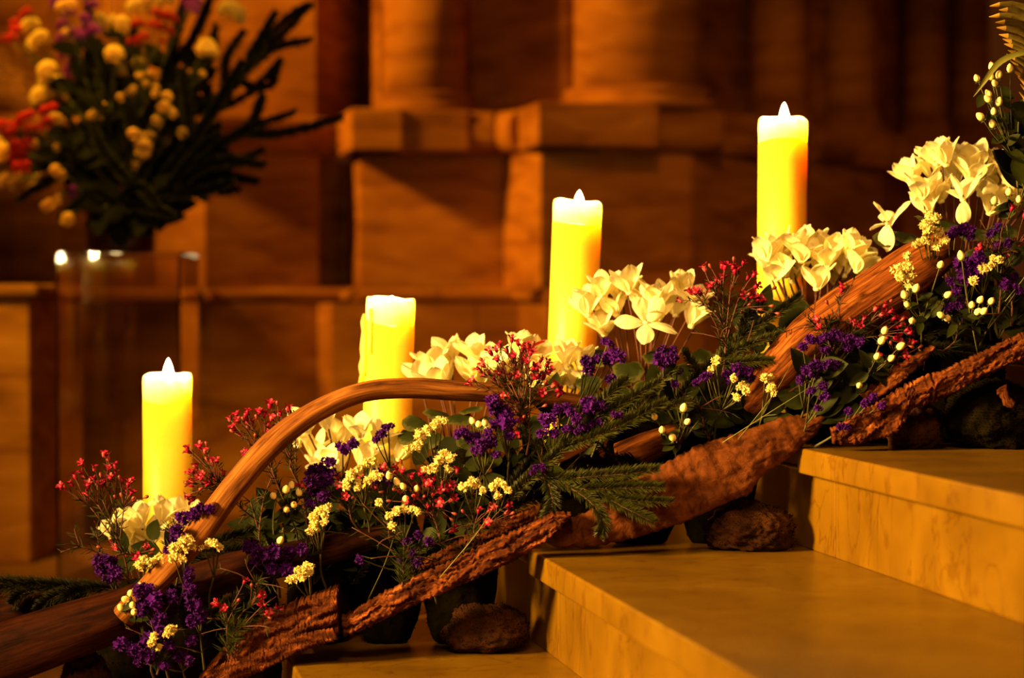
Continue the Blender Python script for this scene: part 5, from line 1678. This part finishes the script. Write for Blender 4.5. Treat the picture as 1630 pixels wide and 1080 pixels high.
BS([(262, 260, 9), (268, 254, 7), (272, 272, 7), (260, 268, 6)], MUMS, 'small cream tuft right above the vase shoulder', 417, gs2)
BS([(265, 155, 8), (262, 170, 8), (270, 178, 7), (276, 182, 6), (258, 172, 7)], MUMS, 'dim small blooms right of the bouquet centre', 418, gs2)
BS([(192, 156, 6), (208, 147, 6), (232, 134, 5), (212, 142, 5), (220, 122, 5), (237, 118, 5), (248, 140, 5), (246, 150, 5), (225, 120, 4)], MUMS, 'scattered dim orange buds above the bouquet middle', 419, gs2)
BS([(290, 212, 7), (263, 225, 6), (255, 198, 7), (248, 192, 6), (322, 118, 5)], MUMS, 'scattered dim buds on the right side of the bouquet', 420, gs2)
BS([(130, 268, 8), (140, 275, 7), (112, 266, 8), (122, 272, 8), (150, 278, 6)], MUMS, 'row of small cream flowers low left of the bouquet centre', 421, gs2)
BS([(155, 290, 8), (148, 302, 8), (152, 316, 8), (142, 312, 8), (160, 284, 6), (168, 280, 6)], MUMS, 'hooked small cream spray hanging over the vase rim', 422, gs2)
BS([(62, 288, 10), (56, 300, 9), (70, 280, 9), (48, 305, 7), (75, 292, 7)], MUMS, 'bright small cream spray hanging at the lower left of the bouquet', 423, gs2)
BS([(10, 285, 9), (20, 295, 8), (2, 292, 8), (28, 282, 7)], MUMS, 'small cream spray at the left edge under the red blooms', 424, gs2)
BS([(80, 325, 7), (72, 330, 7), (92, 318, 6), (88, 272, 8), (96, 280, 8)], MUMS, 'faint small cream spray lowest at the left', 425, gs2)
BS([(90, 190, 8), (84, 186, 6), (98, 194, 6), (55, 230, 6), (90, 235, 5)], MUMS, 'dim orange blooms beside the large red spray', 426, gs2)
BS([(20, 62, 8), (26, 50, 9), (24, 38, 8), (38, 24, 7), (44, 18, 6), (10, 62, 7), (36, 62, 5)], REDB, 'red spray at the upper left corner of the bouquet', 427, gr_)
BS([(220, 40, 9), (216, 66, 8), (228, 60, 8), (245, 42, 9), (258, 30, 9), (268, 26, 8), (262, 48, 9), (275, 32, 8), (208, 68, 6), (250, 22, 8), (272, 52, 7), (258, 66, 5)], REDB, 'wide red spray near the top of the bouquet', 428, gr_)
BS([(38, 192, 11), (30, 202, 10), (48, 186, 9), (12, 204, 9), (18, 214, 10), (46, 208, 8), (72, 178, 9), (76, 196, 9), (62, 206, 8), (2, 200, 8), (84, 172, 7)], REDB, 'largest red spray at the left of the bouquet', 429, gr_)
BS([(30, 236, 11), (46, 230, 9), (24, 250, 10), (36, 254, 10), (42, 266, 8), (28, 268, 9), (24, 232, 9), (40, 242, 9)], REDB, 'hanging red spray under the largest red one', 430, gr_)
BS([(110, 22, 9), (100, 40, 9), (108, 55, 9), (98, 62, 8), (120, 54, 9), (112, 74, 8), (104, 86, 9), (118, 95, 8), (112, 112, 10), (108, 128, 8), (126, 72, 6), (90, 4, 9)], VIO, 'tall violet spike at the top left of the bouquet', 431, gv_)
BS([(142, 44, 10), (150, 50, 9), (136, 48, 8), (130, 58, 8), (136, 30, 8), (146, 10, 9)], VIO, 'violet spray right of the tall violet spike', 432, gv_)
BS([(305, 16, 9), (298, 8, 8), (310, 4, 8)], VIO, 'dim violet bloom near the top right of the bouquet', 433, gv_)
BS([(122, 315, 9), (116, 305, 8), (200, 300, 7)], VIO, 'dark violet bloom low at the vase', 434, gv_)

for k, (tips, lab) in enumerate((([(190, 230), (215, 180), (240, 240), (260, 190), (225, 270)], 'dark leaf spray filling the middle of the bouquet'), ([(280, 270), (320, 240), (300, 200), (340, 270), (270, 230)], 'dark leaf spray filling the right of the bouquet'),
                                 ([(150, 250), (130, 220), (165, 200), (110, 240), (175, 280)], 'dark leaf spray filling the left of the bouquet'), ([(230, 140), (260, 110), (290, 150), (200, 150), (310, 110)], 'dark leaf spray high at the back of the bouquet'),
                                 ([(150, 110), (130, 80), (170, 80), (120, 140), (190, 60)], 'dark leaf spray behind the violet blooms of the bouquet'), ([(210, 350), (240, 345), (180, 355), (262, 330), (160, 335)], 'dark leaves drooping over the vase rim'))):
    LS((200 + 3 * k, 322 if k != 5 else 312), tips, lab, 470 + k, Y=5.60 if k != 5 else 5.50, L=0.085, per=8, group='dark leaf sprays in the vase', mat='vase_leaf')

# dried grass plume on the left, and the dark conifer mass
vb = (193, 345)


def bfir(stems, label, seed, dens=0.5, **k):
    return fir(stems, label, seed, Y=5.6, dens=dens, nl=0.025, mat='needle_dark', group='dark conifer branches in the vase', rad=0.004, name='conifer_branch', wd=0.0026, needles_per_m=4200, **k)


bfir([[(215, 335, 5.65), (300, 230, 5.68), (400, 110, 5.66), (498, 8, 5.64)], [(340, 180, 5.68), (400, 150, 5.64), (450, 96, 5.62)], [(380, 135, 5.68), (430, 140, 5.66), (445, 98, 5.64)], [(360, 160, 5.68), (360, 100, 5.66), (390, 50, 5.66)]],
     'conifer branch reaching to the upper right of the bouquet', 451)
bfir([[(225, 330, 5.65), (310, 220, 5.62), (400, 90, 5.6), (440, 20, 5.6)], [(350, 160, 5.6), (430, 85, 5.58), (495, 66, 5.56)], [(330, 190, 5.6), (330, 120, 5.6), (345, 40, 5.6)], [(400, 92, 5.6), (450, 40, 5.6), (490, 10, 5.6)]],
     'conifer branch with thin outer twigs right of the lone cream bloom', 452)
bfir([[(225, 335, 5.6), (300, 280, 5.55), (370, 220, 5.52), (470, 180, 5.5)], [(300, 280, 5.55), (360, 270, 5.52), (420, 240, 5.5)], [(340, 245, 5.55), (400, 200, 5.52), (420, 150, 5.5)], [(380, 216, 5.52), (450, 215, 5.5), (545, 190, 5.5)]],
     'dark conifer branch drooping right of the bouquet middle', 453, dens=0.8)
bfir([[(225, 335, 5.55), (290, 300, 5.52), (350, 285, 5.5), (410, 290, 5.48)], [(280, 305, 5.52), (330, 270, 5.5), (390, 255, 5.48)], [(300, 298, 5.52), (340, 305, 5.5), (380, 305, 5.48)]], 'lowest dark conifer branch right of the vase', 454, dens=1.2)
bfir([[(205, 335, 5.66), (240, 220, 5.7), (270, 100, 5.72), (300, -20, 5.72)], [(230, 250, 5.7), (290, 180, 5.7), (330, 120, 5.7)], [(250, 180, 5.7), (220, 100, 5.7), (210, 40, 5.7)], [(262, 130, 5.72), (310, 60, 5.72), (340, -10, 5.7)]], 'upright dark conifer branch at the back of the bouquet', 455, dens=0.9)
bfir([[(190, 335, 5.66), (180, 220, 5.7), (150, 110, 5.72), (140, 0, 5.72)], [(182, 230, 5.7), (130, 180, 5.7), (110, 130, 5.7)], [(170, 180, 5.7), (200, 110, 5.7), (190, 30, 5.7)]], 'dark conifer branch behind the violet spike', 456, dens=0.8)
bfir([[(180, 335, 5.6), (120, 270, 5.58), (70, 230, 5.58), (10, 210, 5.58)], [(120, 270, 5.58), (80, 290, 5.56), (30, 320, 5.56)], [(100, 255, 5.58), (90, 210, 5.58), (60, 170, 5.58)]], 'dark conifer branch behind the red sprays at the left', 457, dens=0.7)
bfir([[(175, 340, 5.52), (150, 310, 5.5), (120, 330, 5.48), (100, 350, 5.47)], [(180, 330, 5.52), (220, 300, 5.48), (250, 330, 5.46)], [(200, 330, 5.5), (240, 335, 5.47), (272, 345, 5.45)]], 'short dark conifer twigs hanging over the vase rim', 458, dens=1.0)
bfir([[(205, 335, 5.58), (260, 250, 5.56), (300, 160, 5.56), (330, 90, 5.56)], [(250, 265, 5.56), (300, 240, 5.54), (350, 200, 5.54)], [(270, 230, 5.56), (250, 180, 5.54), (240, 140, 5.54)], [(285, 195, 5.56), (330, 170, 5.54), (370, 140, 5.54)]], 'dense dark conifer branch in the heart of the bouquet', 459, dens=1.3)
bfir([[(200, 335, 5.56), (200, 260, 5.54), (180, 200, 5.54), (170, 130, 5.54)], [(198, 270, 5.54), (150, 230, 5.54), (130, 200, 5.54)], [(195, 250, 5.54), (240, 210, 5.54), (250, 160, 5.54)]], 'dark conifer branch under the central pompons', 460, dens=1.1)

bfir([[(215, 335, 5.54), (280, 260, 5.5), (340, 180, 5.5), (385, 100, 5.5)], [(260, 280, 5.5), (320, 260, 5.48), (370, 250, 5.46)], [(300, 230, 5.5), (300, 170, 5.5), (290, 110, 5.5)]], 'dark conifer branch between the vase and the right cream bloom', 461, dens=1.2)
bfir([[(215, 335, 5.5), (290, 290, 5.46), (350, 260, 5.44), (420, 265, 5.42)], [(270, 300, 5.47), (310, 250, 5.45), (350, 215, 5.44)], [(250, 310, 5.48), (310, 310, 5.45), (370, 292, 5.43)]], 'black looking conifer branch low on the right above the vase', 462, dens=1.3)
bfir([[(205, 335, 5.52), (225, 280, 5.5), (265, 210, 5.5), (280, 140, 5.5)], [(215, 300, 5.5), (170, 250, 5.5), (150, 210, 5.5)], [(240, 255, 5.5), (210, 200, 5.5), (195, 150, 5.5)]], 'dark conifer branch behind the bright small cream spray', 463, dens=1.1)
root = empty('grass_plume', (vx - 0.03, vy, pz + 0.128), 'orange dried grass plume fanning out at the left edge', 'grass')
rnd = random.Random(77)
st, pm = MB(), MB()
b0 = Vector(root.location)
tip0 = at(90, 150, 5.68)
st.tube(smooth_path([Vector(), (tip0 - b0) * 0.6, tip0 - b0], 8), interp([0.003, 0.002], 8), 5)
for k in range(90):
    p0 = b0.lerp(tip0, rnd.uniform(0.55, 1.0))
    t1 = at(rnd.uniform(-70, 55), rnd.uniform(62, 150), 5.68 + rnd.uniform(-.04, .04))
    pm.tube(smooth_path([p0 - b0, p0.lerp(t1, 0.5) - b0 + Vector((0, 0, 0.02)), t1 - b0], 6), interp([0.0008, 0.0005], 6), 3)
st.build('stem', [M['dried_grass']], root)
tag(pm.build('plume', [M['dried_grass']], root), kind='stuff')
root = empty('reed_bundle', (vx, vy + 0.02, pz + 0.128), 'upright reddish brown reeds at the centre of the bouquet', 'reeds')
b0 = Vector(root.location)
for k, (tx, ty) in enumerate([(168, -20), (176, -20), (185, -15), (196, -20), (158, 100), (206, -10)]):
    rm = MB()
    t1 = at(tx, ty, 5.66)
    rm.tube(smooth_path([Vector((0.004 * k - 0.01, 0, 0)), (t1 - b0) * 0.5, t1 - b0], 8), interp([0.0028, 0.0018], 8), 5)
    rm.build('reed', [M['dried_grass']], root)

# the row of candles goes on to the left, outside the frame; the plinth mirrors two of them
for x, y, h, lab in ((-1.67, 3.0, 0.70, 'pillar candle outside the frame mirrored at the plinth corner'), (-1.545, 3.02, 0.71, 'pillar candle outside the frame mirrored beside the plinth corner')):
    pb = MB()
    pb.lathe([(0.056, 0), (0.058, 0.006), (0.052, 0.012), (0.052, 0.258), (0.058, 0.264), (0.058, 0.272), (0.001, 0.272)], 28)
    o = pb.build('candle_stand', M['wood_dark'], loc=(x, y, ZF))
    tag(o, 'turned dark wooden stand under the ' + ('farther left' if x < -1.6 else 'nearer') + ' mirrored candle outside the frame', 'stand', 'candle stands outside the frame')
    candle(815 + x * F / y, 468 - (h - HC) * F / y, ZF + 0.272, lab, 0.0, 0.058, 7 if x < -1.6 else 8, Y=y)
